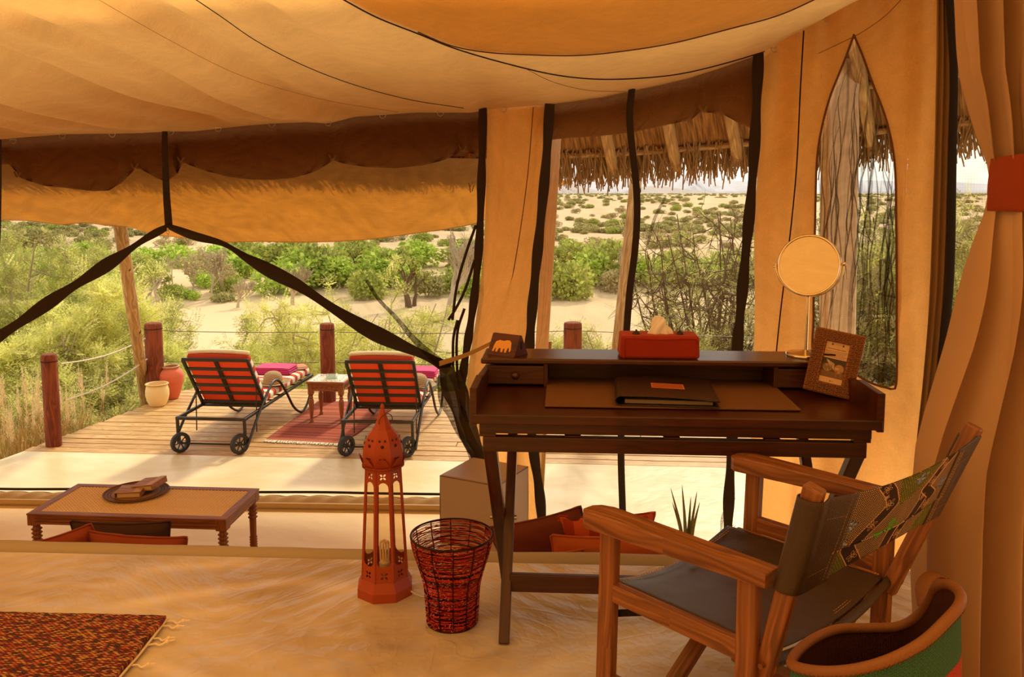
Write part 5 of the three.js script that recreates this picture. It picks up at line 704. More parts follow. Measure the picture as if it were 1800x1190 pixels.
    const blue = (x, y, n) => { for (let i = 0; i < n; i++) { c.fillStyle = ['#5c76b4', '#a8b6e0', '#3c5490', '#7590cc'][i % 4]; c.beginPath(); c.ellipse(x + N(i * 2.3, x) * 110, y + N(i * 1.9, y + 9) * 100, 13, 7, i, 0, 7); c.fill(); } }; blue(620, 70, 60); blue(60, 290, 30); blue(940, 260, 40); blue(40, 430, 14);
  });
  part('embroidered_panel', slab(sheet(0.228, -0.228, 0, 40), 0.003), M(0xffffff, 0.85, { map: re(emb, 1 / 0.456, 1 / (hi - lo)), bumpMap: T.soft, bumpScale: 0.003 }), t, { label: 'embroidered patchwork fabric with flowers and a green turtle' });
  for (const s of [-1, 1]) {
    const sl = part('leather_sleeve', slab(surf((u, v) => { const h = lerp(lo - 0.004, hi + 0.002, v), k = (h - 0.40) / 0.485, pz = lerp(-0.225, -0.372 + s * 0.02, k * 485 / 462), px = s * lerp(0.294, 0.346, k * 485 / 462); if (u < 0.5) return at(lerp(s * 0.223, px - s * 0.01, u * 2), h).add(V(0, 0, -0.002)); const a = (u - 0.5) * 2 * PI * 1.25; return V(px + s * (Math.sin(a) * 0.02 ) , h, pz - Math.cos(a) * 0.026); }, 40, 20, 0.2, 0.26), 0.003), mL, t);
    part('stitching', [0.23, 0.246].flatMap((x) => Array.from({ length: 30 }, (_, i) => { const a = at(s * x, lerp(lo + 0.004, hi - 0.004, i / 30)).add(V(0, 0, -0.0045)), b = at(s * x, lerp(lo + 0.004, hi - 0.004, (i + 0.6) / 30)).add(V(0, 0, -0.0045)); return bar(a, b, 0.0014, 0.0014, 0); }).concat([lo + 0.035, hi - 0.045].flatMap((h) => Array.from({ length: 9 }, (_, i) => bar(at(s * (0.245 + i * 0.008), h).add(V(0, 0, -0.0045)), at(s * (0.2495 + i * 0.008), h).add(V(0, 0, -0.0045)), 0.0014, 0.0014, 0))))), mSt, sl, { kind: 'stuff' });
  }
}
{
  const t = thing('shopping_basket', 'striped woven basket with thick leather rim behind the director chair', 'basket', [0, 0, 0]);
  const rimPx = [[1393, 1168, 1.60], [1440, 1180, 1.53], [1500, 1177, 1.49], [1560, 1161, 1.47], [1620, 1130, 1.48], [1664, 1090, 1.51], [1687, 1062, 1.55], [1686, 1041, 1.6], [1668, 1028, 1.64], [1648, 1031, 1.67], [1634, 1056, 1.7], [1612, 1084, 1.73], [1580, 1101, 1.75], [1530, 1104, 1.76], [1475, 1106, 1.75], [1432, 1122, 1.71], [1402, 1146, 1.66]];
  const rim = new THREE.CatmullRomCurve3(rimPx.map(([x, y, z]) => dep(x, y, -z)), true), cx = 0.70, cz = -1.615;
  const cols = ['#3f7c66', '#3f7c66', '#d2483a', '#d2483a', '#e0cfae', '#2a1a18', '#e0cfae', '#2f6a58', '#c23a2c', '#3a2a5a', '#e0cfae', '#c23a2c'];
  const bt = canvasTex(256, 512, (c, W, H) => { cols.forEach((k, i) => { c.fillStyle = k; c.fillRect(0, i * H / cols.length, W, H / cols.length + 1); }); c.fillStyle = '#241418'; for (let x = 0; x < W; x += 16) { c.beginPath(); c.moveTo(x, 4 * H / 12); c.lineTo(x + 8, 6.5 * H / 12); c.lineTo(x + 12, 6.5 * H / 12); c.lineTo(x + 4, 4 * H / 12); c.fill(); } for (let y = 0; y < H; y += 4) { c.fillStyle = 'rgba(0,0,0,.22)'; c.fillRect(0, y, W, 1); } for (let x = 0; x < W; x += 4) for (let y = 0; y < H; y += 4) { c.fillStyle = 'rgba(0,0,0,' + (0.1 + 0.15 * ((x / 4 + y / 4) % 2)) + ')'; c.fillRect(x, y, 2, 3); } });
  const wvB = tex(128, 128, (u, v) => { const i = Math.floor(u * 24), j = Math.floor(v * 24); return Math.sin(((u * 24) % 1) * PI) * ((i + j) % 2 ? 1 : 0.45); }, false, [8, 8]);
  const wall = (ins) => surf((u, v) => { const r = rim.getPoint(u), a = u * 2 * PI, b = V(cx + (r.x - cx) * 0.82, 0.01, cz + (r.z - cz) * 0.95); const p = r.clone().lerp(b, v), k = 1 + 0.28 * Math.sin(v * PI * 0.8) * 0.6; p.x = cx + (p.x - cx) * k * (1 - ins); p.z = cz + (p.z - cz) * k * (1 - ins); return p; }, 120, 40, 1, 1);
  part('woven_body', wall(0), M(0xffffff, 0.9, { map: re(bt, 5, -1), bumpMap: wvB, bumpScale: 0.003 }), t);
  part('lining', wall(0.03), M(0x5a2a20, 0.95, { bumpMap: wvB, bumpScale: 0.003 }), t);
  part('bottom', prep(new THREE.CircleGeometry(0.13, 40).rotateX(-PI / 2)).translate(cx, 0.012, cz), M(0x3a2018, 1), t);
  const pts = Array.from({ length: 80 }, (_, i) => rim.getPoint(i / 80));
  const mRim = M(0x8e5c32, 0.5, { bumpMap: T.leather, bumpScale: 0.001 });
  part('leather_rim', tube(pts, 0.0105, 240, 10, true), mRim, t);
  part('rim_stitch', Array.from({ length: 130 }, (_, i) => { const p = rim.getPoint(i / 130), q = rim.getTangent(i / 130), out = V(p.x - cx, 0, p.z - cz).normalize(); return bar(p.clone().addScaledVector(out, 0.0085).add(V(0, -0.010, 0)), p.clone().addScaledVector(out, 0.0085).addScaledVector(q, 0.003).add(V(0, 0.004, 0)), 0.0018, 0.0018, 0); }), M(0x6a3c18, 0.8), t, { kind: 'stuff' });
  part('handle', [ribbon([dep(1625, 1070, -1.75), dep(1622, 1030, -1.775), dep(1640, 1012, -1.78), dep(1662, 1018, -1.76), dep(1668, 1040, -1.72)], 0.03, V(0.5, 0, 0.85), 30, 0.004)], mRim, t);
}
// ---------- sun loungers, side table, pots and kilim on the deck ----------
const mIron = M(0x3a332b, 0.45, { metalness: 0.5 });
{
  const st = canvasTex(16, 512, (c, W, H) => { for (let i = 0; i < 12; i++) { c.fillStyle = i % 2 ? '#f6ead0' : '#c6441c'; c.fillRect(0, i * H / 12, W, H / 12 + 1); } });
  const mStripe = M(0xffffff, 0.9, { map: re(st, 1, 1 / 0.92), bumpMap: T.weave, bumpScale: 0.001 }), mRed = M(0xe84a1c, 0.85, { bumpMap: T.weave, bumpScale: 0.001 }), mCream = M(0xf2e2bc, 0.9);
  const t = thing('sun_lounger', 'left iron sun lounger with wheels and red striped mattress, in front of the side table', 'sun lounger', [-2.648, DECK, -7.33], -0.088), X = 0.305, Y = 0.3, hz = -0.5, tz = -0.13, ty = 0.8, L = 1.86;
  const q = (a, b, w = 0.026, h = 0.026) => bar(a, b, w, h, 0.004);
  part('rear_bar', q([-X, Y, 0], [X, Y, 0]), mIron, t); part('foot_bar', q([-X, Y, -L], [X, Y, -L]), mIron, t); part('middle_bar', q([-X, Y - 0.01, hz - 0.02], [X, Y - 0.01, hz - 0.02], 0.03, 0.02), mIron, t); part('middle_bar', q([-X, Y - 0.01, hz - 0.09], [X, Y - 0.01, hz - 0.09], 0.02, 0.02), mIron, t);
  for (const s of [-1, 1]) {
    part('side_rail', q([s * X, Y, 0.012], [s * X, Y, -L]), mIron, t); part('rear_leg', q([s * X, Y, 0], [s * X * 1.0, 0.07, -0.01], 0.024, 0.024), mIron, t);
    part('curved_leg', tube([[s * (X + 0.03), 0.07, 0.02], [s * (X + 0.032), 0.25, -0.2], [s * (X + 0.034), 0.45, -0.5], [s * (X + 0.034), 0.505, -0.64], [s * (X + 0.034), 0.47, -0.78], [s * (X + 0.034), 0.33, -0.95], [s * (X + 0.034), 0.13, -1.15], [s * (X + 0.034), 0.025, -1.34], [s * (X + 0.034), 0.014, -1.46], [s * (X + 0.034), 0.07, -1.6], [s * (X + 0.032), 0.2, -1.72], [s * (X + 0.02), 0.285, -1.79]], 0.0125, 90, 8), mIron, t);
    const w = part('wheel', prep(mv(lathe([[0.062, -0.018], [0.088, -0.018], [0.09, -0.012], [0.09, 0.012], [0.088, 0.018], [0.062, 0.018], [0.062, -0.018]], 36), 0, 0, 0, 0, 0, PI / 2)), M(0x2b2723, 0.6), t, { at: [s * (X - 0.035), 0.09, 0.03], turn: [0, -0.55, 0] });
    part('spokes', [...Array.from({ length: 7 }, (_, i) => { const a = i / 7 * 6.283; return bar([0, 0, 0], [0, Math.cos(a) * 0.07, Math.sin(a) * 0.07], 0.008, 0.01, 0.001, V(1, 0, 0)); }), prep(mv(new THREE.CylinderGeometry(0.016, 0.016, 0.034, 14), 0, 0, 0, 0, 0, PI / 2))], mIron, w);
    part('back_stile', q([s * X * 0.98, Y + 0.01, hz], [s * X * 0.98, ty, tz]), mIron, t);
    part('prop', q([s * (X - 0.02), 0.1, -0.32], [s * (X - 0.02), 0.55, -0.34], 0.01, 0.01), mIron, t);
  }
  part('axle', q([-X, 0.08, 0.02], [X, 0.08, 0.02], 0.016, 0.016), mIron, t);
  const on = (k, o = 0) => [lerp(Y + 0.01, ty, k) - 0.6 * o * 0, lerp(hz, tz, k) - o];
  for (const k of [0.06, 0.26, 0.44, 0.62, 0.8]) { const [y, z] = on(k); part('back_slat', q([-X, y, z], [X, y, z], 0.012, 0.03), mIron, t); }
  part('top_bar', q([-X, ty, tz], [X, ty, tz], 0.026, 0.03), mIron, t); { const a = on(0.05), b = on(0.98); part('centre_slat', q([0, a[0], a[1]], [0, b[0], b[1]], 0.04, 0.012), mIron, t); }
  for (let k = 0; k < 6; k++) part('seat_slat', q([-X, Y + 0.005, hz - 0.2 - k * 0.22], [X, Y + 0.005, hz - 0.2 - k * 0.22], 0.03, 0.01), mIron, t);
  // mattress: seat and back halves with rounded, striped edges
  const mat = (len, w, h) => { const g = surf((u, v) => { const a = u * 2 * PI, sx = Math.sign(Math.cos(a)) * Math.abs(Math.cos(a)) ** 0.28, sy = Math.sign(Math.sin(a)) * Math.abs(Math.sin(a)) ** 0.5; const e = Math.min(1, Math.min(v, 1 - v) * len / 0.04) ** 0.45; return V(sx * w / 2 * (0.9 + 0.1 * e), h / 2 + sy * h / 2 * e + 0.004 * N(sx * 4, v * 9), -v * len); }, 44, 60, 1, len); const c1 = new THREE.CircleGeometry(0.01, 6); return g; };
  const seatM = mat(L - 0.5 + 0.0, 0.585, 0.085); seatM.translate(0, Y + 0.014, hz - 0.01); part('seat_mattress', seatM, mStripe, t);
  const bl = Math.hypot(ty - Y, tz - hz) - 0.015, dirv = V(0, ty - Y - 0.01, tz - hz).normalize();
  { const g = mat(bl, 0.585, 0.085), up = V(0, dirv.z, -dirv.y), basis = new THREE.Matrix4().makeBasis(V(-1, 0, 0), up, dirv.clone().negate()); g.applyMatrix4(basis).translate(0, Y + 0.03, hz - 0.012); part('back_mattress', g, mStripe, t);
    const pl = bx(0.55, 0.004, bl - 0.05, 0, -0.006, -bl / 2, 0.001); pl.applyMatrix4(basis).translate(0, Y + 0.03, hz - 0.005); part('back_cover', pl, mRed, t); const pp = tube([[-0.27, 0.07, -bl + 0.004], [-0.1, 0.078, -bl - 0.002], [0.1, 0.078, -bl - 0.002], [0.27, 0.07, -bl + 0.004]], 0.02, 20, 8); pp.applyMatrix4(basis).translate(0, Y + 0.03, hz - 0.012); part('head_roll', pp, mCream, t); }
  const t2 = copyOf(t, [-1.168, DECK, -7.24], -0.055, 'right iron sun lounger with wheels, standing half on the red kilim');
  // hats, towels, book
  const straw = tex(128, 128, (u, v) => { const k = 0.6 + 0.4 * Math.sin(v * 2 * PI * 24 + Math.sin(u * 2 * PI * 20)); return [238 * k + 10, 200 * k, 128 * k]; }, true, [1 / 0.3, 1 / 0.3]);
  const mStraw = M(0xffffff, 0.8, { map: straw, bumpMap: straw, bumpScale: 0.003 });
  const hat = (label, pos, turn) => { const h = thing('straw_hat', label, 'hat', pos, turn); part('crown', lathe([[0.092, 0.008], [0.094, 0.03], [0.09, 0.07], [0.075, 0.1], [0.045, 0.118], [0, 0.122]], 36), mStraw, h); const b = lathe([[0.09, 0.01], [0.12, 0.008], [0.165, 0.016], [0.178, 0.013], [0.165, 0.011], [0.12, 0.004], [0.09, 0.004]], 44), p = b.attributes.position; for (let i = 0; i < p.count; i++) { const a = Math.atan2(p.getZ(i), p.getX(i)), r = Math.hypot(p.getX(i), p.getZ(i)); p.setY(i, p.getY(i) + 0.02 * smooth(r, 0.1, 0.18) * Math.max(0, Math.sin(a * 2 + 1))); } b.computeVertexNormals(); part('brim', b, mStraw, h); part('band', prep(mv(new THREE.TorusGeometry(0.0945, 0.006, 8, 40).scale(1, 1, 1.6), 0, 0.018, 0, PI / 2)), M(0xb98a4c, 0.8), h); };
  const onL = (root, x, z, y) => V(x, y, z).applyAxisAngle(V(0, 1, 0), root.rotation.y).add(root.position);
  hat('straw sun hat on the left lounger beside the pink towel', onL(t, 0.2, -0.98, 0.402), 0.4); hat('straw sun hat on the right lounger, half behind its backrest', onL(t2, 0.2, -0.95, 0.402), 1.6);
  const mPink = M(0xc02a62, 0.95, { bumpMap: T.soft, bumpScale: 0.006, sheen: 0.5, sheenColor: new THREE.Color(1, 0.5, 0.7) });
  const towel = (label, pos, turn) => { const h = thing('towel', label, 'towel', pos, turn); part('folds', [0, 1, 2].map((i) => surf((u, v) => { const a = u * 2 * PI, sx = Math.sign(Math.cos(a)) * Math.abs(Math.cos(a)) ** 0.3, sy = Math.sin(a); return V(sx * (0.2 - i * 0.004) + 0.004 * N(i * 3, v * 4), 0.014 + i * 0.022 + sy * 0.0125 + 0.003 * N(sx * 3, v * 5, i), lerp(-0.13, 0.13, v)); }, 40, 12, 0.8, 0.26)), mPink, h); for (const z of [-0.13, 0.13]) part('fold_edge', [0, 1, 2].map((i) => bx(0.38, 0.018, 0.004, 0, 0.014 + i * 0.022, z, 0.002)), mPink, h); };
  towel('folded bright pink towel on the left lounger behind the straw hat', onL(t, 0.03, -1.5, 0.402), -0.1); towel('folded bright pink towel on the right lounger near the gathered net', onL(t2, 0.12, -1.45, 0.402), -0.05);
  const b = thing('paperback', 'orange covered book on the left lounger at the towel end', 'book', onL(t, 0.22, -1.72, 0.402), 0.5); part('pages', bx(0.118, 0.02, 0.178, 0.002, 0.016, 0, 0.001), M(0xe8d8b4, 0.9), b); part('cover', [bx(0.125, 0.003, 0.185, 0, 0.0045, 0, 0.001), bx(0.125, 0.003, 0.185, 0, 0.0285, 0, 0.001), bx(0.003, 0.026, 0.185, -0.061, 0.016, 0, 0.001)], M(0xc9682a, 0.5), b);
}
{
  const t = thing('side_table', 'small carved wooden side table with pale inlaid top between the loungers', 'side table', [-1.825, DECK, -8.43], -0.09), h = 0.425, s = 0.385;
  const mO = M(0xffffff, 0.5, { map: T.oak, color: 0xe8c8a8, bumpMap: T.oak, bumpScale: 0.001 });
  const top = canvasTex(256, 256, (c, W, H) => { c.fillStyle = '#b98d5e'; c.fillRect(0, 0, W, H); c.fillStyle = '#e9dcc0'; c.fillRect(14, 14, W - 28, H - 28); c.fillStyle = '#5b4a3c'; for (let i = 0; i < 4; i++) { c.save(); c.translate(W / 2, H / 2); c.rotate(i * PI / 2); for (let x = -90; x <= 90; x += 12) { c.beginPath(); c.ellipse(x, -92 + 8 * Math.sin(x * 0.2), 5, 8, x, 0, 7); c.fill(); c.beginPath(); c.arc(x + 6, -76, 3, 0, 7); c.fill(); } c.restore(); } c.strokeStyle = '#5b4a3c'; c.lineWidth = 3; c.strokeRect(64, 64, 128, 128); });
  const tg = part('table_top', bx(s, 0.022, s, 0, h - 0.011, 0, 0.005), mO, t); part('inlay', slab(mergeVertices(prep(new THREE.PlaneGeometry(s - 0.02, s - 0.02).rotateX(-PI / 2).translate(0, h + 0.0012, 0))), 0.001), M(0xffffff, 0.25, { map: top }), tg, { label: 'pale top inlaid with dark scrollwork' });
  for (let i = 0; i < 4; i++) { const a = i * PI / 2, ap = bx(s - 0.07, 0.075, 0.016, 0, h - 0.06, s / 2 - 0.025, 0.003).rotateY(a); const cv = []; for (let k = -5; k <= 5; k++) cv.push(prep(mv(new THREE.TorusGeometry(0.011, 0.0035, 6, 12, 4.4).rotateZ(k % 2 ? 0 : 3.1), k * 0.026, h - 0.058 + (k % 2 ? 0.006 : -0.006), s / 2 - 0.0165)).rotateY(a)); const pa = part('apron', ap, mO, t); part('carving', cv, M(0x8a4f28, 0.6), pa, { kind: 'stuff' }); }
  const lp = [[0.012, 0], [0.021, 0.012], [0.017, 0.03], [0.012, 0.045], [0.014, 0.06], [0.02, 0.12], [0.026, 0.2], [0.024, 0.235], [0.016, 0.25], [0.021, 0.262], [0.016, 0.275], [0.022, 0.29]];
  for (const x of [-1, 1]) for (const z of [-1, 1]) { const g = lathe(lp, 24), p = g.attributes.position; for (let i = 0; i < p.count; i++) { const y = p.getY(i), a = Math.atan2(p.getZ(i), p.getX(i)), k = 1 + 0.07 * Math.cos(a * 8) * smooth(y, 0.06, 0.1) * (1 - smooth(y, 0.22, 0.24)); p.setX(i, p.getX(i) * k); p.setZ(i, p.getZ(i) * k); } g.computeVertexNormals(); part('leg', [g.translate(x * (s / 2 - 0.04), 0, z * (s / 2 - 0.04)), bx(0.05, 0.11, 0.05, x * (s / 2 - 0.04), h - 0.077, z * (s / 2 - 0.04), 0.003)], mO, t); }
  const g = thing('ashtray', 'small square glass ashtray on the inlaid side table', 'ashtray', [-1.81, DECK + h + 0.004, -8.42], 0.2); part('glass_dish', prep(shapeGeo([[-0.055, -0.055], [0.055, -0.055], [0.055, 0.055], [-0.055, 0.055]], 0.03, 0.003, [[[-0.042, -0.042], [-0.042, 0.042], [0.042, 0.042], [0.042, -0.042]]])).rotateX(-PI / 2), M(0xe8efe8, 0.05, { transmission: 0.85, thickness: 0, ior: 1.5 }), g); part('dish_floor', bx(0.1, 0.008, 0.1, 0, 0.006, 0, 0.002), M(0xe8efe8, 0.08, { transmission: 0.6, thickness: 0 }), g);
}
{
  const pot = (name, label, p, prof, col, rim, colr) => { const t = thing(name, label, 'pot', p, 0.3); const m = M(col, 0.75, { bumpMap: T.soft, bumpScale: 0.004 }); part('body', lathe(prof, 48), m, t); part('rim', lathe(rim, 48), M(colr, 0.7), t); };
  pot('clay_pot', 'cream glazed clay pot, the lower of the two by the deck posts', lev(272, 716, DECK).add(V(0, 0, -0.08)), [[0, 0.004], [0.075, 0], [0.085, 0.01], [0.108, 0.06], [0.121, 0.12], [0.12, 0.17], [0.108, 0.215], [0.1, 0.232], [0.092, 0.23], [0.1, 0.17], [0.1, 0.1], [0.07, 0.03], [0, 0.02]], 0xf0cf8e, [[0.1, 0.228], [0.119, 0.232], [0.12, 0.242], [0.112, 0.246], [0.095, 0.24], [0.092, 0.228], [0.1, 0.228]], 0xd9b678);
  pot('clay_pot', 'taller terracotta red clay jar behind the cream pot', lev(294, 704, DECK).add(V(0.01, 0, -0.1)), [[0, 0.004], [0.065, 0], [0.075, 0.01], [0.1, 0.08], [0.13, 0.19], [0.138, 0.25], [0.132, 0.29], [0.11, 0.325], [0.085, 0.34], [0.083, 0.352], [0.076, 0.352], [0.078, 0.33], [0.12, 0.27], [0.1, 0.12], [0.06, 0.02], [0, 0.02]], 0xd96a44, [[0.083, 0.344], [0.094, 0.352], [0.098, 0.364], [0.09, 0.372], [0.076, 0.366], [0.074, 0.35], [0.083, 0.344]], 0xb98a5c);
  const t = thing('kilim_rug', 'striped rust red kilim with cream fringe lying under the side table', 'rug', [0, DECK, 0]);
  const k = tex(64, 512, (u, v) => { const j = Math.floor(v * 110), h = Math.abs(Math.sin(j * 12.9898) * 43758.5) % 1, h2 = Math.abs(Math.sin(j * 4.1 + 1) * 999) % 1, d = N(u * 40, v * 160) * 16; return h < 0.14 ? [176 + d, 108 + d, 66 + d] : h < 0.3 ? [104 + d, 34 + d, 24] : [146 + h2 * 22 + d, 56 + h2 * 20 + d, 38 + d * 0.6]; }, true, [1 / 0.7, 1 / 1.6]);
  const c = [lev(466, 774, DECK), lev(601, 781, DECK), lev(706, 708, DECK), lev(560, 706, DECK)];
  part('weave', slab(surf((u, v) => c[0].clone().lerp(c[1], u).lerp(c[3].clone().lerp(c[2], u), v).add(V(0, 0.009 + 0.001 * N(u * 20, v * 30), 0)), 30, 60, 0.72, 1.6), 0.007), M(0xffffff, 0.95, { map: k, bumpMap: k, bumpScale: 0.003 }), t);
  const fr = [], rg = rngOf(3); for (const [a, b, s] of [[c[0], c[1], 1], [c[3], c[2], -1]]) for (let i = 0; i < 70; i++) { const p = a.clone().lerp(b, (i + 0.5) / 70); fr.push(tube([[p.x, DECK * 0 + 0.006, p.z], [p.x + (rg() - 0.5) * 0.01, 0.008, p.z + s * 0.03], [p.x + (rg() - 0.5) * 0.02, 0.004, p.z + s * (0.055 + rg() * 0.015)]], 0.0045, 3, 4)); }
  const f = part('fringe', fr, M(0xf0e2c4, 0.95), t, { kind: 'stuff' }); t.children[0].position.y = -DECK; 
}
// ---------- plants ----------
const leafM = (tr = 0.35) => new THREE.MeshPhysicalMaterial({ color: 0xffffff, roughness: 1, side: THREE.DoubleSide, transmission: tr, thickness: 0, specularIntensity: 0.2 });
const mBark = M(0xb8a488, 0.95), mBarkDark = M(0x6e573f, 0.95), mBarkPale = M(0xd9c8a4, 0.9);
function leafQuad(P, C, I, p, d, w, L, col, rg) { const s = V(rg() - 0.5, rg() - 0.5, rg() - 0.5).cross(d).normalize().multiplyScalar(w / 2), b = P.length / 3, e = p.clone().addScaledVector(d, L), m = p.clone().addScaledVector(d, L * 0.5); for (const q of [p, m.clone().add(s), e, m.clone().sub(s)]) P.push(q.x, q.y, q.z); for (let k = 0; k < 4; k++) C.push(col[0], col[1], col[2]); I.push(b, b + 1, b + 2, b, b + 2, b + 3); }
function colored(P, C, I) { const g = new THREE.BufferGeometry(); g.setAttribute('position', new THREE.Float32BufferAttribute(P, 3)); g.setAttribute('color', new THREE.Float32BufferAttribute(C, 3)); g.setIndex(I); g.computeVertexNormals(); return g; }
const mFol = leafM(0.35); mFol.vertexColors = true;
const rv = (rg) => { const a = rg() * 2 * PI, z = rg() * 2 - 1, r = Math.sqrt(1 - z * z); return V(r * Math.cos(a), z, r * Math.sin(a)); };
// rounded bush: lumpy shell of leaves over a few stems
function bushGeo(seed, n, leaf, cols, dome = 0.5) {
  const rg = rngOf(seed), P = [], C = [], I = [], lumps = []; for (let i = 0; i < 11; i++) { const d = rv(rg); lumps.push({ c: V(d.x * 0.6, 0.42 + Math.abs(d.y) * 0.42 * (1 - dome * 0.3), d.z * 0.6), r: 0.26 + rg() * 0.22, k: 0.75 + rg() * 0.45 }); }
  for (let i = 0; i < n; i++) { const l = lumps[Math.floor(rg() * lumps.length)], d = rv(rg), rr = l.r * (0.7 + 0.36 * rg()), p = l.c.clone().addScaledVector(d, rr); if (p.y < 0.02) p.y = 0.02 + rg() * 0.1; const col = cols[Math.floor(rg() * cols.length)], k = l.k * (0.75 + 0.5 * rg()); leafQuad(P, C, I, p, d.clone().add(rv(rg).multiplyScalar(0.9)).normalize(), leaf * (0.5 + 0.5 * rg()), leaf * (0.8 + 0.7 * rg()), col.map((c) => c * k), rg); }
  const stems = []; for (const l of lumps.slice(0, 6)) stems.push(taper(curveOf([[rg() * 0.1 - 0.05, -0.25, rg() * 0.1 - 0.05], [l.c.x * 0.4, l.c.y * 0.4, l.c.z * 0.4], l.c.toArray()]), 5, (u) => 0.022 * (1 - 0.7 * u), 5)); return [colored(P, C, I), join(stems)];
}
// branching tree
function treeGeo(seed, o) {
  const rg = rngOf(seed), P = [], C = [], I = [], wood = []; const { h = 1, trunk = 0.3, lv = 4, spread = 0.6, up = 0.25, leaf = 0, cols = [[0.2, 0.25, 0.06]], ln = 8, r = 0.035, kids = 3, droop = 0 } = o;
  const grow = (p, d, L, rad, k) => { const pts = [p.clone()], q = p.clone(), dd = d.clone(); for (let i = 0; i < 3; i++) { dd.add(rv(rg).multiplyScalar(0.22)).normalize(); q.addScaledVector(dd, L / 3); pts.push(q.clone()); } wood.push(taper(curveOf(pts), k > 2 ? 6 : 3, (u) => rad * (1 - 0.4 * u), k > 2 ? 7 : 4));
    if (leaf && k <= 1) for (let i = 0; i < ln; i++) { const u = rg(), b = along(pts, u), col = cols[Math.floor(rg() * cols.length)], kk = 0.7 + 0.6 * rg(); leafQuad(P, C, I, b.addScaledVector(rv(rg), L * 0.35), rv(rg), leaf * 0.6, leaf * (0.7 + 0.6 * rg()), col.map((c) => c * kk), rg); }
    if (k > 0) { const n = kids + (rg() < 0.4 ? 1 : 0); for (let i = 0; i < n; i++) { const nd = dd.clone().add(rv(rg).multiplyScalar(spread)).add(V(0, up - droop * (lv - k) / lv, 0)).normalize(); grow(along(pts, 0.55 + 0.45 * rg()), nd, L * (0.62 + 0.22 * rg()), rad * 0.58, k - 1); } } };
  grow(V(0, -0.03, 0), V((rg() - 0.5) * 0.3, 1, (rg() - 0.5) * 0.3).normalize(), trunk, r, lv); return [join(wood), leaf ? colored(P, C, I) : null];
}
const GREEN = [[0.44, 0.48, 0.10], [0.36, 0.42, 0.09], [0.52, 0.52, 0.14]], BRIGHT = [[0.50, 0.62, 0.10], [0.60, 0.70, 0.15], [0.42, 0.55, 0.09]], OLIVE = [[0.46, 0.42, 0.16], [0.38, 0.36, 0.14], [0.54, 0.48, 0.20]], DRY = [[0.56, 0.43, 0.21], [0.48, 0.38, 0.19], [0.44, 0.40, 0.18]], LIME = [[0.82, 0.78, 0.24], [0.72, 0.71, 0.20], [0.9, 0.84, 0.34], [0.62, 0.62, 0.18]];
const stock = [bushGeo(11, 1500, 0.13, GREEN), bushGeo(12, 1500, 0.13, BRIGHT), bushGeo(13, 1200, 0.13, OLIVE), bushGeo(14, 900, 0.12, DRY), bushGeo(15, 1500, 0.12, GREEN)];
const protos = {};
function bush(kind, pos, s, label, group, turn, sy = 1) {
  let b; if (!protos[kind]) { b = protos[kind] = thing('bush', label, 'bush', pos, turn, group); part('foliage', stock[kind][0], mFol, b, { kind: 'stuff' }); part('stems', stock[kind][1], mBark, b); } else { b = copyOf(protos[kind], pos, turn, label); b.userData.group = group; }
  b.scale.set(s, s * sy, s); return b;
}
// far scrub on the plain: the bushes that show are things, what lies beyond is one mass
{
  const rg = rngOf(202); let n = 0; const word = ['green', 'bright green', 'olive', 'dry brown', 'green'];
  while (n < 215) { const x = rg() * 2000 - 150, yy = 352 + rg() ** 1.4 * 85; const px = rg() < 0.45 ? 965 + rg() * 360 : rg() < 0.7 ? -20 + rg() * 900 : 1480 + rg() * 260; const py = px < 900 ? 385 + rg() * 50 : yy; const p = ground(px, py); if (p.length() < 70) continue; const k = rg() < 0.45 ? 2 : rg() < 0.6 ? 3 : 0; bush(k, p.add(V(0, -0.1, 0)), 0.7 + rg() * 0.9, 'small ' + word[k] + ' bush dotted on the far sandy plain', word[k] + ' bushes dotted over the far plain', rg() * 6, 0.75); n++; }
  const far = new THREE.InstancedMesh(stock[2][0], mFol, 3600), m4 = new THREE.Matrix4(), q = new THREE.Quaternion(); let i = 0;
  while (i < 3600) { const a = -PI / 2 + (rg() - 0.42) * 1.7, r = 130 + 2600 * rg() ** 2.1, x = Math.cos(a) * r, z = Math.sin(a) * r; if (N(x * 0.02, z * 0.02, 4) < -0.25 && r < 500) continue; const s = 0.6 + rg() * 0.9 + r * 0.0012; q.setFromAxisAngle(V(0, 1, 0), rg() * 6); m4.compose(V(x, landY(x, z) - 0.15 * s, z), q, V(s, s * 0.7, s)); far.setMatrixAt(i++, m4); }
  far.name = 'scrub'; info(far, 'endless low scrub covering the plain out to the hills', 'scrub', null, 'stuff'); scene.add(far);
}
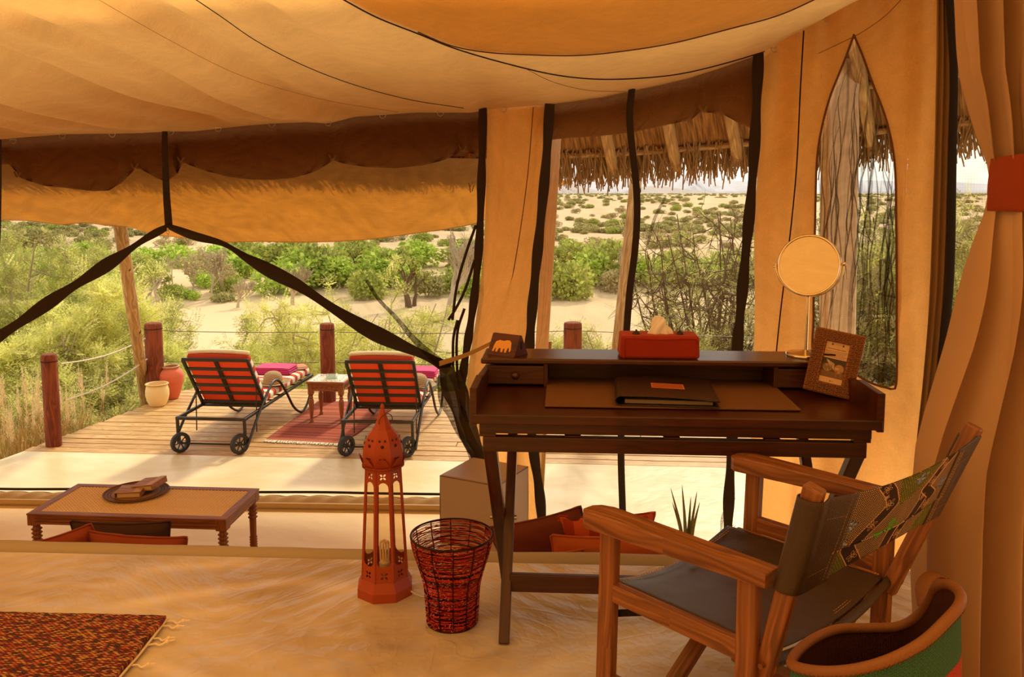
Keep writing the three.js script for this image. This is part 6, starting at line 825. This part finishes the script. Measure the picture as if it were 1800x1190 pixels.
// green belt along the far bank of the dry river
{
  const rg = rngOf(303), seenB = {};
  const marks = [[70, 'behind the left net flap'], [130, 'behind the left hem tape'], [190, 'left of the leaning pole'], [245, 'right behind the leaning pole'], [290, 'beside the flat crowned tree'], [350, 'below the slender grey trees'], [400, 'under the tallest grey tree'], [450, 'just under the right hem tape'], [500, 'by the white bare sapling'], [545, 'left of the dark leaning tree'], [610, 'beside the dark leaning tree'], [670, 'left of the forked tree'], [735, 'behind the forked tree'], [810, 'behind the large bare tree'], [950, 'behind the corner canvas'], [1010, 'left in the netting window'], [1050, 'above the weathered deck post'], [1100, 'behind the crooked pole'], [1200, 'behind the thorn bush'], [9999, 'right in the netting window']];
  const place = (px, py) => marks.find((m) => px <= m[0])[1] + (py < 475 ? ', back row' : py > 518 ? ', by the sand' : '');
  for (const [px, py, s, k, sy] of [[20, 520, 5, 1, 0.9], [90, 500, 4.6, 0, 1], [150, 470, 4.2, 1, 0.9], [205, 516, 3.2, 1, 1], [245, 470, 4, 1, 0.8], [300, 470, 4.2, 1, 0.8], [350, 505, 2.6, 1, 0.8], [300, 524, 2.2, 0, 0.8], [330, 526, 1.8, 1, 0.7], [405, 515, 2.4, 0, 1], [395, 532, 2.0, 2, 0.7], [440, 490, 4.2, 1, 0.8], [485, 515, 4.4, 1, 0.85], [520, 505, 4.4, 1, 0.95], [560, 500, 4.8, 0, 1.1], [600, 508, 4.0, 1, 0.9], [640, 525, 2.8, 0, 1.1], [660, 500, 4.6, 1, 0.9], [700, 510, 3.6, 1, 0.9], [750, 523, 2.4, 2, 1.2], [800, 512, 3.4, 0, 0.9], [850, 522, 3.0, 1, 1], [885, 505, 4.0, 0, 1], [960, 520, 3.4, 0, 1], [990, 525, 3.6, 0, 1.1], [1030, 500, 4.0, 1, 1], [1070, 498, 4.2, 0, 1.2], [1085, 512, 2.8, 3, 1], [1120, 505, 3.6, 1, 1], [1180, 500, 4, 0, 1], [1240, 508, 4.2, 1, 0.9], [1290, 500, 4, 0, 1], [1350, 505, 4, 1, 1], [130, 515, 3.4, 0, 1.0], [60, 535, 3, 0, 1], [460, 470, 4.6, 0, 0.8], [510, 470, 5, 0, 0.9], [380, 470, 4.4, 1, 0.8], [425, 462, 4.4, 0, 0.8], [620, 470, 5, 0, 0.8], [720, 470, 5, 1, 0.8], [830, 470, 5, 0, 0.8], [1000, 470, 4.6, 0, 0.8], [1060, 462, 4.6, 2, 0.8], [170, 445, 4, 2, 0.8], [60, 450, 5, 2, 0.9]]) {
    const p = ground(px, py); const w = ['leafy green', 'bright green', 'dull olive', 'brownish dry', 'green'][k]; const made = bush(k, p.add(V(0, -0.15, 0)), s * (0.5 + 0.1 * rg()), w + ' bush on the far bank, ' + place(px, py), w + ' bushes along the far river bank', rg() * 6, sy); const l = made.userData.label, old = seenB[l]; if (old) { const big = made.scale.x > old.scale.x; made.userData.label = (big ? 'larger ' : 'smaller ') + l; old.userData.label = (big ? 'smaller ' : 'larger ') + l; } seenB[l] = made;
  }
}
// trees of the river bank
const TG = { green: treeGeo(21, { h: 1, trunk: 0.34, lv: 4, spread: 0.75, up: 0.2, leaf: 0.05, cols: GREEN, ln: 9, r: 0.036 }), bare: treeGeo(25, { trunk: 0.28, lv: 5, spread: 0.5, up: 0.35, r: 0.038, kids: 3 }), tall: treeGeo(28, { trunk: 0.42, lv: 4, spread: 0.6, up: 0.1, leaf: 0.045, cols: DRY, ln: 5, r: 0.028 }), fork: treeGeo(33, { trunk: 0.22, lv: 5, spread: 0.62, up: 0.3, leaf: 0.04, cols: GREEN, ln: 3, r: 0.04, kids: 2 }) };
{
  const tp = {};
  const tree = (kind, px, py, top, label, bark, turn = 0) => { const p = ground(px, py), z = -p.z, H = (py - top) / FPX * Math.hypot(p.x * 0, z) * 1.0; const key = kind; let t; if (!tp[key]) { t = tp[key] = thing('tree', label, 'tree', p, turn); part('branches', TG[kind][0], bark, t); if (TG[kind][1]) part('foliage', TG[kind][1], mFol, t, { kind: 'stuff' }); const bb = new THREE.Box3().setFromObject(t); t.scale.setScalar(1); tp[key + 'h'] = bb.max.y - p.y; } else t = copyOf(tp[key], p, turn, label); t.scale.setScalar(H / tp[key + 'h']); };
  tree('green', 278, 531, 452, 'small green tree with a flat crown, right of the leaning pole', mBark, 0); tree('tall', 304, 503, 444, 'greyish half bare tree right of the small flat crowned tree', mBark, 1);
  tree('tall', 341, 523, 432, 'slender grey tree left of the tall bare riverbank group', mBark, 2); tree('tall', 372, 529, 436, 'thin pale tree second from the tallest grey tree on the bank', mBark, 3.3);
  tree('bare', 394, 518, 424, 'tallest pale trunked grey tree on the bank, behind the left lounger', mBark, 0.5); tree('bare', 418, 541, 486, 'short bleached bare sapling standing out on the sand', mBark, 2.2);
  tree('green', 250, 524, 440, 'green tree just behind the leaning awning pole', mBark, 4); tree('tall', 265, 530, 470, 'thin grey trunk close behind the leaning awning pole', mBark, 5);
  tree('bare', 515, 536, 458, 'white bare sapling just above the right hand hem tape', mBark, 1.3); tree('fork', 718, 541, 440, 'forked leafy tree on the sand under the awning edge', mBarkDark, 0); tree('fork', 728, 538, 470, 'thin second trunk beside the forked leafy tree', mBarkDark, 2);
  tree('bare', 789, 555, 398, 'large bare branching tree beside the door net edge', mBarkDark, 3); tree('fork', 626, 494, 425, 'dark leaning tree in the green belt behind the middle deck post', mBarkDark, 4.2); tree('bare', 580, 500, 430, 'grey branchy tree in the belt left of the dark leaning one', mBarkDark, 5); tree('green', 690, 500, 430, 'bushy green tree between the dark leaning tree and the forked one', mBark, 1.8);
  tree('bare', 1085, 512, 430, 'grey brown bare thicket tree left of the window zip', mBarkDark, 2.6);
}
// near shrubs: sprays of small leaves on twigs
const sprayG = (() => { const rg = rngOf(66), P = [], C = [], I = []; for (let i = 0; i < 11; i++) { const t = i / 10; for (const s of [-1, 1]) leafQuad(P, C, I, V(0.004 * s, t * 0.13, 0), V(s, 0.55, (rg() - 0.5) * 1.2).normalize(), 0.0085, 0.022 + 0.008 * rg(), [1, 1, 1], rg); } const g = colored(P, C, I); g.deleteAttribute('color'); return g; })();
const mLeaf = leafM(0.4);
function shrub(label, c, R, o) {   // c: centre of the crown, R: its radii
  const rg = rngOf(o.seed), t = thing('shrub', label, 'shrub', [c.x, o.base, c.z]), n = o.n, tips = [], wood = [];
  const hub = V(0, 0.05, 0), H = c.y - o.base;
  for (let i = 0; i < o.arms; i++) { const d = rv(rg); const e = V(d.x * R[0], H + d.y * R[1], d.z * R[2]).multiplyScalar(1).lerp(V(0, H, 0), 0.15 * rg()), m = V(e.x * 0.35, e.y * 0.45, e.z * 0.35); const cv = curveOf([hub, m, m.clone().lerp(e, 0.5).addScaledVector(rv(rg), 0.2), e]); wood.push(taper(cv, 12, (u) => o.r * (1 - 0.85 * u) + 0.003, 6)); for (let k = 0; k < o.sub; k++) { const u = 0.45 + 0.55 * rg(), b = cv.getPoint(u), f = b.clone().add(rv(rg).multiply(V(R[0], R[1], R[2])).multiplyScalar(0.34)), mm = b.clone().lerp(f, 0.5).addScaledVector(rv(rg), 0.1); const c2 = curveOf([b, mm, f]); wood.push(taper(c2, 6, (q) => 0.009 * (1 - 0.8 * q) + 0.0022, 4)); tips.push(c2); for (let j = 0; j < (o.twig ?? 2); j++) { const q = 0.4 + 0.6 * rg(), b2 = c2.getPoint(q), f2 = b2.clone().addScaledVector(rv(rg), 0.25 + 0.3 * rg()); const c3 = curveOf([b2, b2.clone().lerp(f2, 0.5).addScaledVector(rv(rg), 0.05), f2]); wood.push(taper(c3, 4, (w) => 0.0045 * (1 - w) + 0.0016, 3)); tips.push(c3); } } }
  part('branches', wood, o.bark ?? mBark, t);
  const im = new THREE.InstancedMesh(sprayG, mLeaf, n), m4 = new THREE.Matrix4(), q = new THREE.Quaternion(), col = new THREE.Color();
  for (let i = 0; i < n; i++) { const cv = tips[Math.floor(rg() * tips.length)], u = 0.2 + 0.8 * rg(), p = cv.getPoint(u).addScaledVector(rv(rg), o.fuzz * rg()); q.setFromUnitVectors(V(0, 1, 0), rv(rg).add(V(0, 0.35, 0)).normalize()); const s = o.size * (0.7 + 0.7 * rg()); m4.compose(p, q, V(s, s, s)); im.setMatrixAt(i, m4); const b = o.cols[Math.floor(rg() * o.cols.length)], k = 0.7 + 0.6 * rg(); im.setColorAt(i, col.setRGB(b[0] * k, b[1] * k, b[2] * k)); }
  im.name = 'leaves'; info(im, null, null, null, 'stuff'); t.add(im); return t;
}
shrub('tall yellow green thorn shrub behind the left net flap', dep(30, 530, -13.5), [2.7, 1.5, 1.5], { seed: 1, base: -3, n: 26000, arms: 34, sub: 7, fuzz: 0.16, size: 1.25, r: 0.045, cols: OLIVE.concat(GREEN, LIME), twig: 2 });
shrub('wide lime green acacia shrub behind the pale ropes', dep(110, 645, -11.6), [1.55, 1.15, 1.2], { seed: 2, base: -3, n: 30000, arms: 34, sub: 7, fuzz: 0.15, size: 1.25, r: 0.04, cols: LIME, twig: 2 });
shrub('low lime green shrub spilling along the left edge of the deck', V(-5.45, -1.55, -10.6), [1.15, 0.95, 1.5], { seed: 3, base: -2.6, n: 26000, arms: 30, sub: 7, fuzz: 0.14, size: 1.15, r: 0.035, cols: LIME.concat(OLIVE), twig: 2 });
shrub('rounded grey green shrub behind the wires and the left lounger', dep(415, 668, -13.6), [1.75, 0.85, 1.2], { seed: 4, base: -3.3, n: 30000, arms: 34, sub: 7, fuzz: 0.15, size: 1.2, r: 0.04, cols: LIME.concat(OLIVE, GREEN), twig: 2, bark: mBarkDark });
shrub('pale green shrub behind the side table and middle deck post', dep(560, 672, -12.6), [1.5, 0.75, 1.0], { seed: 5, base: -3.2, n: 17000, arms: 26, sub: 6, fuzz: 0.15, size: 1.15, r: 0.03, cols: LIME, twig: 2 });
shrub('thin sapling with arching thorny branches behind the right lounger', dep(665, 600, -12.2), [1.3, 0.75, 0.6], { seed: 6, base: -3.2, n: 2600, arms: 13, sub: 5, fuzz: 0.05, size: 1.15, r: 0.03, cols: LIME, twig: 2, bark: mBark });
shrub('low pale green growth behind the right lounger', dep(750, 690, -12.4), [1.4, 0.6, 0.9], { seed: 7, base: -3.2, n: 13000, arms: 24, sub: 6, fuzz: 0.15, size: 1.15, r: 0.03, cols: LIME, twig: 2 });
shrub('leafy branch arching over the sand left of the gathered net', dep(560, 590, -11.8), [1.2, 0.55, 0.5], { seed: 8, base: -3.0, n: 2600, arms: 10, sub: 5, fuzz: 0.05, size: 1.15, r: 0.02, cols: LIME, twig: 2 });
shrub('tangled bare thorn bush filling the right half of the netting window', dep(1255, 520, -12.4), [1.25, 1.35, 1.1], { seed: 9, base: -3.2, n: 2600, arms: 46, sub: 9, fuzz: 0.1, size: 0.8, r: 0.03, cols: OLIVE.concat(LIME), twig: 4, bark: mBarkDark });
shrub('low green growth behind the tissue box', dep(1110, 640, -12.0), [1.3, 0.6, 0.9], { seed: 10, base: -3.2, n: 9000, arms: 20, sub: 6, fuzz: 0.15, size: 1.15, r: 0.02, cols: LIME.concat(OLIVE), twig: 2 });
shrub('tangled brown bush behind the arched netting', dep(1530, 520, -9.5), [1.2, 1.0, 1.0], { seed: 11, base: -2.5, n: 9000, arms: 36, sub: 8, fuzz: 0.12, size: 1.15, r: 0.03, cols: OLIVE.concat(DRY), twig: 3, bark: mBarkDark });
shrub('green bush behind the netting doorway at the right', dep(1730, 510, -9.0), [1.2, 1.0, 1.0], { seed: 12, base: -2.5, n: 13000, arms: 30, sub: 7, fuzz: 0.14, size: 1.15, r: 0.03, cols: OLIVE.concat(LIME), twig: 2 });
// plumed grass beside the terrace
{
  const rg = rngOf(404), mG = M(0xd0a858, 1, { transmission: 0.3, thickness: 0 }), mPl = M(0xf6e6bc, 1, { transmission: 0.4, thickness: 0 });
  [[-4.62, -8.0], [-4.72, -8.35], [-4.95, -8.15], [-4.55, -7.75], [-4.62, -8.75]].forEach(([x, z], i) => {
    const t = thing('grass_tuft', ['tuft of plumed golden grass nearest the dark red post', 'plumed golden grass tuft behind the nearest tuft', 'plumed golden grass tuft at the left picture edge', 'golden grass tuft beside the white terrace corner', 'rearmost plumed golden grass tuft before the shrub'][i], 'grass', [x, -2.4, z]); const bl = [], pl = [];
    for (let k = 0; k < 130; k++) { const a = rg() * 6.28, o = 0.1 + rg() * 0.5, h = 1.1 + rg() * 0.6; const c = curveOf([[Math.cos(a) * 0.08, 0, Math.sin(a) * 0.08], [Math.cos(a) * o * 0.5, h * 0.65, Math.sin(a) * o * 0.5], [Math.cos(a) * o, h, Math.sin(a) * o], [Math.cos(a) * o * 1.5, h * (0.95 - 0.2 * rg()), Math.sin(a) * o * 1.5]]); bl.push(taper(c, 7, (u) => 0.005 * (1 - u) + 0.0007, 3)); }
    for (let k = 0; k < 12; k++) { const a = rg() * 6.28, o = 0.1 + rg() * 0.3, h = 1.5 + rg() * 0.45, top = [Math.cos(a) * o, h, Math.sin(a) * o]; bl.push(tube([[0, 0, 0], [top[0] * 0.5, h * 0.5, top[2] * 0.5], top], 0.003, 6, 4)); for (let j = 0; j < 70; j++) { const u = rg(), b = V(top[0], h - 0.06 + u * 0.3, top[2]), d = V(rg() - 0.5, 0.8, rg() - 0.5).normalize(); pl.push(bar(b, b.clone().addScaledVector(d, 0.05 * (1.2 - u)), 0.003, 0.002, 0)); } }
    part('blades', bl, mG, t, { kind: 'stuff' }); part('plumes', pl, mPl, t, { kind: 'stuff' });
  });
}
renderer.render(scene, camera);
